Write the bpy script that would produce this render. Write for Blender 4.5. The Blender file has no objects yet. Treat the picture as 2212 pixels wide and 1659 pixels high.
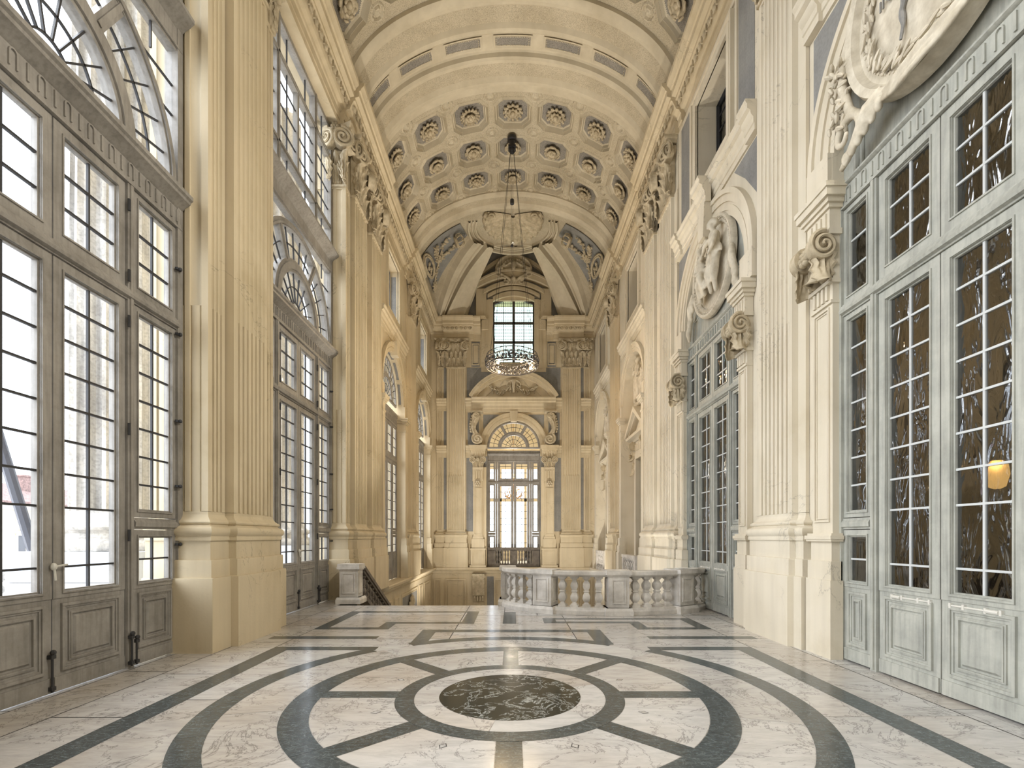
import bpy, bmesh, math, random
from mathutils import Vector, Matrix
PI = math.pi
C = bpy.context.scene.collection
SC = bpy.context.scene

# ---------------------------------------------------------------- camera
FOC = 1054.0                       # focal length in pixels of the 2212 x 1659 frame
cam_data = bpy.data.cameras.new('camera')
cam = bpy.data.objects.new('camera', cam_data); C.objects.link(cam)
cam.location = (0, 0, 1.6); cam.rotation_euler = (PI/2, 0, 0)
cam_data.sensor_fit = 'HORIZONTAL'; cam_data.sensor_width = 36
cam_data.lens = 36*FOC/2212
cam_data.shift_x = -2/2212; cam_data.shift_y = 330.5/2212
cam_data.clip_start = .05; cam_data.clip_end = 500
SC.camera = cam
# ---------------------------------------------------------------- sky, daylight, exposure
w = bpy.data.worlds.new('sky'); SC.world = w; w.use_nodes = True
bg = w.node_tree.nodes['Background']
bg.inputs['Color'].default_value = (.90, .95, 1.0, 1); bg.inputs['Strength'].default_value = 3.6
sd = bpy.data.lights.new('daylight', 'SUN'); sd.energy = 8.5; sd.angle = math.radians(80); sd.color = (1, .99, .98)
sun = bpy.data.objects.new('daylight', sd); C.objects.link(sun)
sun.rotation_euler = Vector((.86, .12, -.50)).to_track_quat('-Z', 'Y').to_euler()
SC.view_settings.view_transform = 'Standard'; SC.view_settings.look = 'None'
SC.view_settings.gamma = 1; SC.view_settings.use_curve_mapping = False
SC.view_settings.exposure = .14

def lamp(name, loc, energy, color, size=.2, aim=None, kind='AREA', spread=None):
    d = bpy.data.lights.new(name, kind); d.energy = energy; d.color = color
    if kind == 'AREA':
        d.shape = 'DISK'; d.size = size
        if spread: d.spread = spread
    elif kind == 'POINT': d.shadow_soft_size = size
    o = bpy.data.objects.new(name, d); C.objects.link(o); o.location = loc
    if aim is not None: o.rotation_euler = (Vector(aim)-Vector(loc)).to_track_quat('-Z', 'Y').to_euler()
    return o

# ---------------------------------------------------------------- mesh builder
class MB:
    def __init__(s, M=None): s.v = []; s.f = []; s.m = []; s.M = M; s.mi = 0
    def add(s, vs, fs, mi=None):
        b = len(s.v); k = s.mi if mi is None else mi
        if s.M is None: s.v.extend(tuple(p) for p in vs)
        else: s.v.extend(tuple(s.M @ Vector(p)) for p in vs)
        for f in fs: s.f.append([b+i for i in f]); s.m.append(k)
    def box(s, x0, x1, y0, y1, z0, z1, mi=None):
        s.add([(x0,y0,z0),(x1,y0,z0),(x1,y1,z0),(x0,y1,z0),(x0,y0,z1),(x1,y0,z1),(x1,y1,z1),(x0,y1,z1)],
              [(0,3,2,1),(4,5,6,7),(0,1,5,4),(1,2,6,5),(2,3,7,6),(3,0,4,7)], mi)
    def frustum(s, x0,x1,y0,y1,z0,z1, i, ax=2, mi=None):
        """box whose face at the far end of axis ax is inset by i"""
        def P(a,b,c): return (a,b,c) if ax == 2 else ((c,a,b) if ax == 0 else (a,c,b))
        if ax == 2: A=(x0,x1); B=(y0,y1); Z=(z0,z1)
        elif ax == 0: A=(y0,y1); B=(z0,z1); Z=(x0,x1)
        else: A=(x0,x1); B=(z0,z1); Z=(y0,y1)
        lo=[(A[0],B[0]),(A[1],B[0]),(A[1],B[1]),(A[0],B[1])]
        hi=[(A[0]+i,B[0]+i),(A[1]-i,B[0]+i),(A[1]-i,B[1]-i),(A[0]+i,B[1]-i)]
        s.loft([[P(a,b,Z[0]) for a,b in lo],[P(a,b,Z[1]) for a,b in hi]], mi=mi)
    def loft(s, rings, closed=True, caps=True, mi=None, wrap=False):
        n = len(rings[0]); vs = [p for r in rings for p in r]; fs = []
        m = n if closed else n-1
        R = len(rings)
        for i in range(R if wrap else R-1):
            a = i*n; b = ((i+1) % R)*n
            for j in range(m):
                k = (j+1) % n
                fs.append((a+j, a+k, b+k, b+j))
        if caps and closed and not wrap:
            fs.append(tuple(range(n-1,-1,-1))); fs.append(tuple(range((R-1)*n, R*n)))
        s.add(vs, fs, mi)
    def prism(s, poly, fn, a, b, mi=None):
        """poly of 2-D points, fn(p, q, t) -> 3-D, extruded t from a to b"""
        s.loft([[fn(p,q,a) for p,q in poly],[fn(p,q,b) for p,q in poly]], mi=mi)
    def lathe(s, prof, cx, cy, n=20, a0=0, a1=2*PI, z0=0, mi=None):
        full = abs(a1-a0) > 6.28
        st = n if full else n+1
        rings = []
        for i in range(st):
            a = a0+(a1-a0)*i/n
            rings.append([(cx+r*math.cos(a), cy+r*math.sin(a), z0+z) for r,z in prof])
        s.loft(rings, closed=False, caps=False, wrap=full, mi=mi)
        k = len(prof)
        if full:
            for z_i in (0, k-1):
                if prof[z_i][0] > 1e-5:
                    s.add([rings[i][z_i] for i in range(st)], [tuple(range(st))], mi)
    def tube(s, pts, r, n=8, mi=None, caps=True, wrap=False):
        pts = [Vector(p) for p in pts]; rings = []; up = None; N = len(pts)
        for i, p in enumerate(pts):
            if wrap: t = pts[(i+1) % N]-pts[i-1]
            else: t = pts[min(i+1,N-1)]-pts[max(i-1,0)]
            if t.length < 1e-9: t = Vector((0,0,1))
            t.normalize()
            if up is None: up = Vector((0,0,1)) if abs(t.z) < .9 else Vector((1,0,0))
            x = t.cross(up)
            if x.length < 1e-6: x = t.orthogonal()
            x.normalize(); y = x.cross(t); up = y
            rr = r[i] if isinstance(r, (list,tuple)) else r
            rings.append([tuple(p+x*rr*math.cos(2*PI*k/n)+y*rr*math.sin(2*PI*k/n)) for k in range(n)])
        s.loft(rings, caps=caps, mi=mi, wrap=wrap)
    def ball(s, c, r, nu=10, nv=7, mi=None, R=None):
        rx, ry, rz = r if isinstance(r, (tuple,list)) else (r,r,r)
        c = Vector(c); vs = []; fs = []
        def T(x,y,z):
            p = Vector((x*rx,y*ry,z*rz))
            if R is not None: p = R @ p
            return tuple(c+p)
        vs.append(T(0,0,-1))
        for j in range(1,nv):
            t = -PI/2+PI*j/nv
            for i in range(nu):
                a = 2*PI*i/nu; vs.append(T(math.cos(t)*math.cos(a), math.cos(t)*math.sin(a), math.sin(t)))
        vs.append(T(0,0,1)); top = len(vs)-1
        for i in range(nu):
            k = (i+1) % nu
            fs.append((0, 1+k, 1+i))
            for j in range(nv-2):
                a = 1+j*nu
                fs.append((a+i, a+k, a+nu+k, a+nu+i))
            a = 1+(nv-2)*nu
            fs.append((a+i, a+k, top))
        s.add(vs, fs, mi)
    def grid(s, nu, nv, fn, mi=None, mf=None):
        vs = [fn(i/nu, j/nv) for j in range(nv+1) for i in range(nu+1)]
        b = len(s.v); k0 = s.mi if mi is None else mi
        s.add(vs, [], mi)
        for j in range(nv):
            for i in range(nu):
                a = b+j*(nu+1)+i
                s.f.append([a, a+1, a+nu+2, a+nu+1]); s.m.append(mf((i+.5)/nu, (j+.5)/nv) if mf else k0)
    def sheet(s, nu, nv, fn, th, mi=None):
        """closed thin body: front surface fn(u,v) and the same moved by vector th"""
        th = Vector(th); F = [Vector(fn(i/nu, j/nv)) for j in range(nv+1) for i in range(nu+1)]
        n = len(F); vs = [tuple(p) for p in F]+[tuple(p+th) for p in F]; fs = []
        for j in range(nv):
            for i in range(nu):
                a = j*(nu+1)+i; q = (a, a+1, a+nu+2, a+nu+1)
                fs.append(q); fs.append(tuple(n+x for x in reversed(q)))
        rim = [i for i in range(nu+1)]+[j*(nu+1)+nu for j in range(1,nv+1)]+[nv*(nu+1)+i for i in range(nu-1,-1,-1)]+[j*(nu+1) for j in range(nv-1,0,-1)]
        for a, b in zip(rim, rim[1:]+rim[:1]): fs.append((b, a, n+a, n+b))
        s.add(vs, fs, mi)
    def build(s, name, mats, parent=None, local=False, smooth=35, recalc=True):
        me = bpy.data.meshes.new(name)
        vs = s.v
        if parent is not None and not local:
            L = wloc(parent); vs = [(x-L[0], y-L[1], z-L[2]) for x,y,z in vs]
        me.from_pydata(vs, [], s.f)
        if not isinstance(mats, (list,tuple)): mats = [mats]
        for m in mats: me.materials.append(m)
        me.polygons.foreach_set('material_index', s.m)
        if recalc:
            bm = bmesh.new(); bm.from_mesh(me); bmesh.ops.recalc_face_normals(bm, faces=bm.faces); bm.to_mesh(me); bm.free()
        if smooth:
            me.polygons.foreach_set('use_smooth', [True]*len(me.polygons))
            me.set_sharp_from_angle(angle=math.radians(smooth))
        me.update()
        o = bpy.data.objects.new(name, me); C.objects.link(o)
        if parent is not None: o.parent = parent
        return o

def wloc(o):
    L = Vector(o.location); p = o.parent
    while p is not None: L = L+Vector(p.location); p = p.parent
    return L
def thing(name, label, cat, loc=(0,0,0), rz=0, group=None):
    o = bpy.data.objects.new(name, None); C.objects.link(o); o.location = loc; o.rotation_euler = (0,0,rz)
    o.empty_display_size = .1
    return tag(o, label, cat, group)
def tag(o, label, cat, group=None):
    o['label'] = label; o['category'] = cat
    if group: o['group'] = group
    return o
def struct(o): o['kind'] = 'structure'; return o
def sgroup(name, loc=(0,0,0)):
    o = bpy.data.objects.new(name, None); C.objects.link(o); o.location = loc; o.empty_display_size = .1
    return struct(o)
KIDS = {}
def copy_tree(o, parent=None):
    c = o.copy(); C.objects.link(c)
    if parent is not None: c.parent = parent
    for ch in list(o.children): copy_tree(ch, c)
    return c
def mir(sg): return Matrix.Diagonal((sg,1,1,1))

# ---------------------------------------------------------------- materials
def nt(name):
    m = bpy.data.materials.new(name); m.use_nodes = True; t = m.node_tree
    return m, t, t.nodes['Principled BSDF']
def lin(r, g, b):
    f = lambda c: ((c/255+.055)/1.055)**2.4 if c > 10 else c/255/12.92
    return (f(r), f(g), f(b), 1)
def N(t, kind, **kw):
    n = t.nodes.new('ShaderNode'+kind)
    for k, v in kw.items():
        if k in n.inputs: n.inputs[k].default_value = v
        else: setattr(n, k, v)
    return n
def ramp(t, src, stops):
    r = t.nodes.new('ShaderNodeValToRGB'); e = r.color_ramp.elements
    while len(e) < len(stops): e.new(.5)
    for el, (p, c) in zip(e, stops): el.position = p; el.color = c
    t.links.new(src, r.inputs[0]); return r.outputs[0]
def mul(t, a, b, f=1.0, mode='MULTIPLY'):
    m = t.nodes.new('ShaderNodeMix'); m.data_type = 'RGBA'; m.blend_type = mode
    m.inputs[0].default_value = f
    t.links.new(a, m.inputs[6]); t.links.new(b, m.inputs[7]); return m.outputs[2]
def g(v): return (v,v,v,1)
def stone(name, c1, c2, rough=.75, sc=1.1, fine=30, bump=.25, drip=.12, speck=0, grime=.0, dist=.006, crack=0):
    m, t, p = nt(name); L = t.links
    pos = N(t, 'NewGeometry').outputs['Position']
    n1 = N(t, 'TexNoise', Scale=sc, Detail=7, Roughness=.62); L.new(pos, n1.inputs['Vector'])
    col = ramp(t, n1.outputs['Fac'], [(.30, lin(*c2)), (.66, lin(*c1))])
    mp = N(t, 'Mapping'); mp.inputs['Scale'].default_value = (5, 5, .35); L.new(pos, mp.inputs['Vector'])
    n2 = N(t, 'TexNoise', Scale=1.0, Detail=5); L.new(mp.outputs[0], n2.inputs['Vector'])
    col = mul(t, col, ramp(t, n2.outputs['Fac'], [(.35, g(1-drip)), (.60, g(1))]))
    n3 = N(t, 'TexNoise', Scale=fine, Detail=4); L.new(pos, n3.inputs['Vector'])
    if speck: col = mul(t, col, ramp(t, n3.outputs['Fac'], [(.36, g(1-speck)), (.56, g(1.0))]))
    if grime:
        n4 = N(t, 'TexNoise', Scale=.55, Detail=9, Roughness=.75); L.new(pos, n4.inputs['Vector'])
        r4 = ramp(t, n4.outputs['Fac'], [(.45, g(1)), (.70, (1-grime, 1-grime*1.15, 1-grime*1.4, 1))])
        col = mul(t, col, r4)
    if crack:
        n6 = N(t, 'TexNoise', Scale=.8, Detail=7, Roughness=.6, Distortion=.8); L.new(pos, n6.inputs['Vector'])
        sb = N(t, 'Math', operation='SUBTRACT'); L.new(n6.outputs['Fac'], sb.inputs[0]); sb.inputs[1].default_value = .5
        ab = N(t, 'Math', operation='ABSOLUTE'); L.new(sb.outputs[0], ab.inputs[0])
        ln = ramp(t, ab.outputs[0], [(.0015, g(1-crack)), (.005, g(1))])
        n7 = N(t, 'TexNoise', Scale=.5, Detail=2); L.new(pos, n7.inputs['Vector'])
        mk = ramp(t, n7.outputs['Fac'], [(.50, g(0)), (.58, g(1))])
        mm = t.nodes.new('ShaderNodeMix'); mm.data_type = 'RGBA'; mm.blend_type = 'MULTIPLY'
        L.new(mk, mm.inputs[0]); L.new(col, mm.inputs[6]); L.new(ln, mm.inputs[7]); col = mm.outputs[2]
    L.new(col, p.inputs['Base Color'])
    b = N(t, 'Bump', Strength=bump, Distance=dist); L.new(n3.outputs['Fac'], b.inputs['Height']); L.new(b.outputs[0], p.inputs['Normal'])
    p.inputs['Roughness'].default_value = rough; p.inputs['Specular IOR Level'].default_value = .3
    return m
def plain(name, c, rough=.5, metal=0, spec=.5, emit=None, es=0):
    m, t, p = nt(name); p.inputs['Base Color'].default_value = lin(*c); p.inputs['Roughness'].default_value = rough
    p.inputs['Metallic'].default_value = metal; p.inputs['Specular IOR Level'].default_value = spec
    if emit: p.inputs['Emission Color'].default_value = lin(*emit); p.inputs['Emission Strength'].default_value = es
    return m
def marble(name, base, vein, rough=.16, sc=1.0, vw=.02, var=.12, cloud=.25, warm=None, bright=None):
    m, t, p = nt(name); L = t.links
    ge = N(t, 'NewGeometry'); pos = ge.outputs['Position']
    ad = N(t, 'VectorMath', operation='MULTIPLY_ADD'); L.new(ge.outputs['Random Per Island'], ad.inputs[0]); ad.inputs[1].default_value = (37, 19, 7); L.new(pos, ad.inputs[2])
    n1 = N(t, 'TexNoise', Scale=1.5*sc, Detail=9, Roughness=.68, Distortion=.7); L.new(ad.outputs[0], n1.inputs['Vector'])
    sb = N(t, 'Math', operation='SUBTRACT'); L.new(n1.outputs['Fac'], sb.inputs[0]); sb.inputs[1].default_value = .5
    ab = N(t, 'Math', operation='ABSOLUTE'); L.new(sb.outputs[0], ab.inputs[0])
    v = ramp(t, ab.outputs[0], [(0, lin(*vein)), (vw, lin(*base))])
    mp = N(t, 'Mapping'); mp.inputs['Scale'].default_value = (1.3, 5, 1); mp.inputs['Rotation'].default_value = (0, 0, .5); L.new(ad.outputs[0], mp.inputs['Vector'])
    n2 = N(t, 'TexNoise', Scale=2.2*sc, Detail=10, Roughness=.72, Distortion=.4); L.new(mp.outputs[0], n2.inputs['Vector'])
    col = mul(t, v, ramp(t, n2.outputs['Fac'], [(.32, g(1-cloud)), (.58, g(1.0))]))
    if bright: col = mul(t, col, ramp(t, n2.outputs['Fac'], [(.55, g(0)), (.80, lin(*bright))]), 1, 'ADD')
    if warm:
        n3 = N(t, 'TexNoise', Scale=.45, Detail=5); L.new(ad.outputs[0], n3.inputs['Vector'])
        col = mul(t, col, ramp(t, n3.outputs['Fac'], [(.42, g(1)), (.68, lin(*warm))]))
    rv = ramp(t, ge.outputs['Random Per Island'], [(0, g(1-var)), (1, g(1))])
    col = mul(t, col, rv)
    L.new(col, p.inputs['Base Color'])
    n5 = N(t, 'TexNoise', Scale=3, Detail=6); L.new(pos, n5.inputs['Vector'])
    mr = N(t, 'MapRange'); L.new(n5.outputs['Fac'], mr.inputs[0]); mr.inputs[3].default_value = rough*.7; mr.inputs[4].default_value = rough*1.6
    L.new(mr.outputs[0], p.inputs['Roughness'])
    p.inputs['Specular IOR Level'].default_value = .5
    return m
def paint(name, c, wear, rough=.5, amt=.5):
    m, t, p = nt(name); L = t.links
    pos = N(t, 'NewGeometry').outputs['Position']
    n1 = N(t, 'TexNoise', Scale=2.2, Detail=9, Roughness=.72); L.new(pos, n1.inputs['Vector'])
    col = ramp(t, n1.outputs['Fac'], [(.30, lin(*wear)), (.30+amt*.6, lin(*c))])
    mp = N(t, 'Mapping'); mp.inputs['Scale'].default_value = (14, 14, 1.0); L.new(pos, mp.inputs['Vector'])
    n2 = N(t, 'TexNoise', Scale=1.6, Detail=6); L.new(mp.outputs[0], n2.inputs['Vector'])
    col = mul(t, col, ramp(t, n2.outputs['Fac'], [(.34, g(.80)), (.55, g(1))]))
    L.new(col, p.inputs['Base Color']); p.inputs['Roughness'].default_value = rough
    b = N(t, 'Bump', Strength=.2, Distance=.003); L.new(n2.outputs['Fac'], b.inputs['Height']); L.new(b.outputs[0], p.inputs['Normal'])
    return m
def glass(name, tint, gl, rough=.02, wob=.0, wsc=3.0):
    m, t, p = nt(name); L = t.links
    tr = N(t, 'BsdfTransparent'); tr.inputs['Color'].default_value = lin(*tint)
    gs = N(t, 'BsdfGlossy', Roughness=rough); gs.inputs['Color'].default_value = (1,1,1,1)
    mx = N(t, 'MixShader'); mx.inputs[0].default_value = gl
    fr = N(t, 'LayerWeight', Blend=.5); pw = N(t, 'Math', operation='POWER'); L.new(fr.outputs['Facing'], pw.inputs[0]); pw.inputs[1].default_value = 5
    mr = N(t, 'MapRange'); L.new(pw.outputs[0], mr.inputs[0]); mr.inputs[3].default_value = gl; mr.inputs[4].default_value = .9
    L.new(mr.outputs[0], mx.inputs[0])
    if wob:
        pos = N(t, 'NewGeometry').outputs['Position']
        mp = N(t, 'Mapping'); mp.inputs['Scale'].default_value = (1, 1.6, .55); L.new(pos, mp.inputs['Vector'])
        n = N(t, 'TexNoise', Scale=wsc, Detail=3, Distortion=.6); L.new(mp.outputs[0], n.inputs['Vector'])
        b = N(t, 'Bump', Strength=wob, Distance=.05); L.new(n.outputs['Fac'], b.inputs['Height']); L.new(b.outputs[0], gs.inputs['Normal'])
    L.new(tr.outputs[0], mx.inputs[1]); L.new(gs.outputs[0], mx.inputs[2])
    L.new(mx.outputs[0], t.nodes['Material Output'].inputs['Surface'])
    return m

M_PL = stone('plaster_cream', (216,203,176), (192,177,147), drip=.09, grime=.16, crack=.35)
M_PLW = stone('plaster_pale', (226,218,200), (206,196,174), drip=.08, grime=.12, crack=.35)
M_ST = stone('stucco_vault', (202,191,168), (182,170,146), fine=55, speck=.35, drip=.05, bump=.5)
M_STS = stone('stucco_vault_smooth', (206,196,174), (186,175,152), fine=20, drip=.06, bump=.15)
M_BL = stone('plaster_blue_grey', (152,151,147), (128,128,128), drip=.12, fine=24, speck=.12)
M_BLD = stone('stucco_grey_ground', (158,152,142), (134,130,124), drip=.05, fine=50, speck=.45, bump=.5)
M_ORN = stone('stucco_ornament', (205,192,166), (160,147,122), sc=6, fine=40, drip=.1, bump=.3)
M_ORW = stone('stucco_relief_pale', (222,214,196), (182,172,152), sc=5, fine=40, drip=.1, bump=.3)
M_MB = stone('balustrade_marble', (230,226,220), (186,182,176), sc=2.6, fine=45, drip=.15, rough=.45, grime=.25)
M_DST = stone('rail_dark_stone', (128,120,110), (92,86,80), sc=4, fine=40, drip=.15)
M_FW = marble('floor_white_marble', (208,206,203), (146,144,142), vw=.012, var=.14, cloud=.24, warm=(238,229,219))
M_FD = marble('floor_green_marble', (74,82,84), (126,134,134), vw=.012, var=.22, cloud=.5, sc=5.5, rough=.16, bright=(120,128,128))
M_FB = marble('floor_dark_disc', (38,44,41), (196,200,196), vw=.012, var=.05, cloud=.4, sc=2.0, rough=.10)
M_FJ = plain('floor_joint', (48,45,43), .8)
M_WL = paint('wood_grey_worn', (154,150,144), (122,118,112))
M_WR = paint('wood_green_grey', (178,179,170), (150,152,145))
M_IR = plain('iron_dark', (58,58,60), .55, spec=.3)
M_BW = plain('glazing_bar_pale', (196,200,200), .4)
M_BR = plain('brass_white_bolt', (206,204,196), .35)
M_GL = glass('glass_clear', (250,252,255), .03, wob=.12, wsc=4)
M_GD = glass('glass_rippled', (168,170,172), .18, rough=.03, wob=.55, wsc=2.6)

# ================================================================ dimensions of the hall
YF = 26.0                    # end wall
BAY1, BAY2, BAY3, BAY4 = 4.95, 10.62, 17.65, 23.4
YS = 11.42                   # edge of the stair well
ZL = -3.4                    # lower landing
ZC = 12.07                   # top of the capitals
BX, BY, BA, BB = 2.1, 11.5, 2.2, 1.42     # bowed balustrade (centre, half axes)
def bowed(a, off=0):         # a from pi (left end) to 2 pi (right end)
    return (BX+(BA+off)*math.cos(a), BY+(BB+off)*math.sin(a))

# ================================================================ floor
fl = MB()
FX0, FX1 = -5.0, 5.0
# solid below: outline of the gallery floor with the stair well cut out
edge = [(FX0,-6),(FX1,-6),(FX1,11.6)]+[bowed(2*PI-PI*i/40, .10) for i in range(41)]+[(-.2,YS),(-4.12,YS),(-4.12,12.9),(FX0,12.9)]
edge = [p for p in edge]
fl.prism(edge, lambda p,q,t: (p,q,t), -.35, -.004, mi=0)
random.seed(5)
def inside_floor(x, y):
    if y > YS and x > -4.1 and x < -.1: return False
    if y > 11.3: return x < -4.1
    e = ((x-BX)/(BA+.1))**2+((y-BY)/(BB+.1))**2
    return not (e < 1)
def slab(poly, z, mi): fl.add([(x,y,z) for x,y in poly], [tuple(range(len(poly)))], mi)
def rect(x0,x1,y0,y1,z,mi): slab([(x0,y0),(x1,y0),(x1,y1),(x0,y1)], z, mi)
def ringseg(cx,cy,r0,r1,a0,a1,z,mi,n=None):
    n = n or max(2, int(abs(a1-a0)/.05))
    slab([(cx+r1*math.cos(a0+(a1-a0)*i/n), cy+r1*math.sin(a0+(a1-a0)*i/n)) for i in range(n+1)] +
         [(cx+r0*math.cos(a1-(a1-a0)*i/n), cy+r0*math.sin(a1-(a1-a0)*i/n)) for i in range(n+1)], z, mi)
CXF, CYF = -.03, 4.95
G = .013                                               # joint gap between slabs
# base slabs (white): strips along the hall, cut at irregular lengths
for x0, x1, L, off in ((-5,-4.62,3.1,.7),(-4.62,-4.1,2.3,.2),(-4.1,-3.45,1.6,1.1),(-3.45,-1.0,2.6,.4),(-1.0,1.0,2.2,0),(1.0,3.45,2.6,1.0),(3.45,4.05,1.7,.5),(4.05,4.5,1.5,.9),(4.5,5,2.6,.1)):
    y = -6+off
    while y < 13:
        y1 = y+L*random.uniform(.8, 1.15)
        ys = min(y1, 11.4 if x0 > -4.2 else 12.9)
        if ys-y > .1:
            if x0 >= -.05 or x1 > 0:
                yy = y
                while yy < ys-.01:
                    ye = min(yy+.2, ys)
                    m = (x0+x1)/2
                    if inside_floor(x0+.05, ye) and inside_floor(x1-.05, ye) and inside_floor(m, ye): rect(x0+G, x1-G, yy, ye, 0, 0) if False else None
                    yy = ye
                if y < 9.95: rect(x0+G/2, x1-G/2, y+G/2, min(ys, 9.95), 0, 0)
            else: rect(x0+G/2, x1-G/2, y+G/2, ys-G/2, 0, 0)
        y = y1
# slabs in front of and beside the bowed balustrade
def bow_y(x):
    u = (x-BX)/(BA+.08)
    return BY-(BB+.08)*math.sqrt(max(0, 1-u*u)) if abs(u) < 1 else 11.5
xs = [-1.0, -.18, .5, 1.3, 2.1, 2.9, 3.7, 4.3, 5.0]
for x0, x1 in zip(xs, xs[1:]):
    n = 10; top = [(x1-G/2-(x1-x0-G)*i/n, min(11.42, bow_y(x1-(x1-x0)*i/n))) for i in range(n+1)]
    slab([(x0+G/2, 9.95+G), (x1-G/2, 9.95+G)]+top, 0, 0)
Z1, Z2, Z3 = .0012, .0024, .0036
# side bands, cross bands and frames in green marble
for sx in (-1, 1):
    b = sorted((sx*3.20, sx*3.45)); rect(b[0], b[1], -3.2, 7.1, Z1, 1)
    b = sorted((sx*1.95, sx*3.45)); rect(b[0], b[1], 6.9, 7.1, Z1+.0002, 1)
    b = sorted((sx*2.15, sx*3.85)); rect(b[0], b[1], 7.66, 7.86, Z1, 1)
    # L-shaped frame
    far = 10.5 if sx < 0 else 9.62
    mid = 9.0 if sx < 0 else 9.05
    xin = .72 if sx < 0 else .58
    for (xa,xb,ya,yb) in ((3.24,3.46,8.45,far),(xin,3.46,far-.17,far),(xin,xin+.24,mid,far),(xin,2.38,mid,mid+.19),(2.16,2.38,8.45,mid+.1),(2.16,3.46,8.45,8.64)):
        b = sorted((sx*xa, sx*xb)); rect(b[0], b[1], ya, yb, Z1+random.uniform(0,.0003), 1)
rect(-.19, .06, 9.0, 10.42, Z1, 1)
rect(-1.55, 1.5, 8.2, 8.42, Z1, 1)
for x in (-1.55, 1.25): rect(x, x+.25, 7.25, 8.42, Z1+.0002, 1)
# rings, spokes and disc
def ang(x, y): return math.atan2(y-CYF, x-CXF)
r0, r1 = 2.64, 2.87
a_out = math.acos(1.95/2.76); a_in = math.acos(1.5/2.76)
segs = [(a_in, PI-a_in)]+[(PI-a_out, 2*PI+a_out)]
for a0, a1 in segs:
    k = max(1, round((a1-a0)/.6))
    for i in range(k): ringseg(CXF,CYF,r0,r1,a0+(a1-a0)*i/k+.001,a0+(a1-a0)*(i+1)/k-.001,Z1+.0004,1)
# white slabs between the outer rings and in the sectors
for i in range(12):
    a = 2*PI*i/12+.22; ringseg(CXF,CYF,2.135,2.635,a+.002,a+2*PI/12-.006,Z1,0)
for i in range(10):
    a = 2*PI*i/10+.1; ringseg(CXF,CYF,1.885,2.13,a+.001,a+2*PI/10-.001,Z2,1)
for i in range(8):
    a = PI/4*i; s = .105/1.885; s2 = .105/1.14
    for j in range(1):
        n = 14; A0 = a+s; A1 = a+PI/4-s; B0 = a+s2; B1 = a+PI/4-s2
        slab([(CXF+1.88*math.cos(A0+(A1-A0)*q/n), CYF+1.88*math.sin(A0+(A1-A0)*q/n)) for q in range(n+1)] +
             [(CXF+1.14*math.cos(B1-(B1-B0)*q/n), CYF+1.14*math.sin(B1-(B1-B0)*q/n)) for q in range(n+1)], Z2, 0)
    c, sn = math.cos(a), math.sin(a)
    slab([(CXF+r*c-t*sn, CYF+r*sn+t*c) for r, t in ((1.13,-.10),(1.885,-.10),(1.885,.10),(1.13,.10))], Z2-.0003, 1)
    # small lozenge set in each sector
    am = a+PI/8; cx, cy = CXF+1.32*math.cos(am), CYF+1.32*math.sin(am)
    slab([(cx+.05*math.cos(am),cy+.05*math.sin(am)),(cx-.035*math.sin(am),cy+.035*math.cos(am)),(cx-.05*math.cos(am),cy-.05*math.sin(am)),(cx+.035*math.sin(am),cy-.035*math.cos(am))], Z3, 3)
    slab([(cx+.04*math.cos(am),cy+.04*math.sin(am)),(cx-.026*math.sin(am),cy+.026*math.cos(am)),(cx-.04*math.cos(am),cy-.04*math.sin(am)),(cx+.026*math.sin(am),cy-.026*math.cos(am))], Z3+.0005, 0)
for i in range(8): ringseg(CXF,CYF,.955,1.138,PI/4*i+.001,PI/4*(i+1)-.001,Z3,1)
for i in range(6): ringseg(CXF,CYF,.712,.953,PI/3*i+.35,PI/3*(i+1)+.347,Z3,0)
slab([(CXF+.709*math.cos(2*PI*i/64), CYF+.709*math.sin(2*PI*i/64)) for i in range(64)], Z3, 2)
floor = struct(fl.build('floor', [M_FW, M_FD, M_FB, M_FJ], smooth=0))
floor.data.materials[0] = M_FW
# joints below the slabs: the solid top shows dark in the gaps
for p in floor.data.polygons[:len(edge)+2]: p.material_index = 3

# ---------------------------------------------------------------- stair flight, lower landing
st = MB()
nst = 20
for i in range(nst):
    z = -.165*(i+1); y = YS+.33*i
    st.box(-4.1, -.15, y, y+.33, ZL-.3, z)
    st.box(-4.1, -.15, y-.03, y+.02, z+.11, z+.155)
stairs = struct(st.build('floor_stair_flight', M_FW, smooth=0))
lb = MB(); lb.box(-5, 5, 9.9, YF+.5, ZL-.3, ZL)
struct(lb.build('floor_lower_landing', M_FW, smooth=0))

# ================================================================ entablatures
PROF = [(4.42,ZC),(4.42,12.20),(4.395,12.20),(4.395,12.38),(4.37,12.40),(4.35,12.46),(4.27,12.48),(4.25,12.52),(4.17,12.68),(4.13,12.69),(4.13,12.76),(4.03,12.79),
        (4.03,12.93),(3.99,12.95),(3.97,13.00),(3.91,13.06),(3.90,13.14),(4.9,13.20),(5.2,13.20),(5.2,ZC)]
PIERS = ((7.78-.9, 7.78+.9), (12.4, 15.75), (19.5, 21.5))
def eggs(mb, y0, y1, off):
    n = int((y1-y0)/.25)
    for i in range(n):
        y = y0+(i+.5)*(y1-y0)/n
        mb.ball((4.20-off, y, 12.60), (.055,.068,.085), 8, 6)
        mb.tube([(4.20-off+.012-.03*math.sin(PI*k/8), y-.098*math.cos(PI*k/8), 12.685-.17*math.sin(PI*k/8)**.7) for k in range(9)], .017, 5)
        mb.box(4.155-off, 4.20-off, y+.112, y+.138, 12.52, 12.67)
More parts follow.
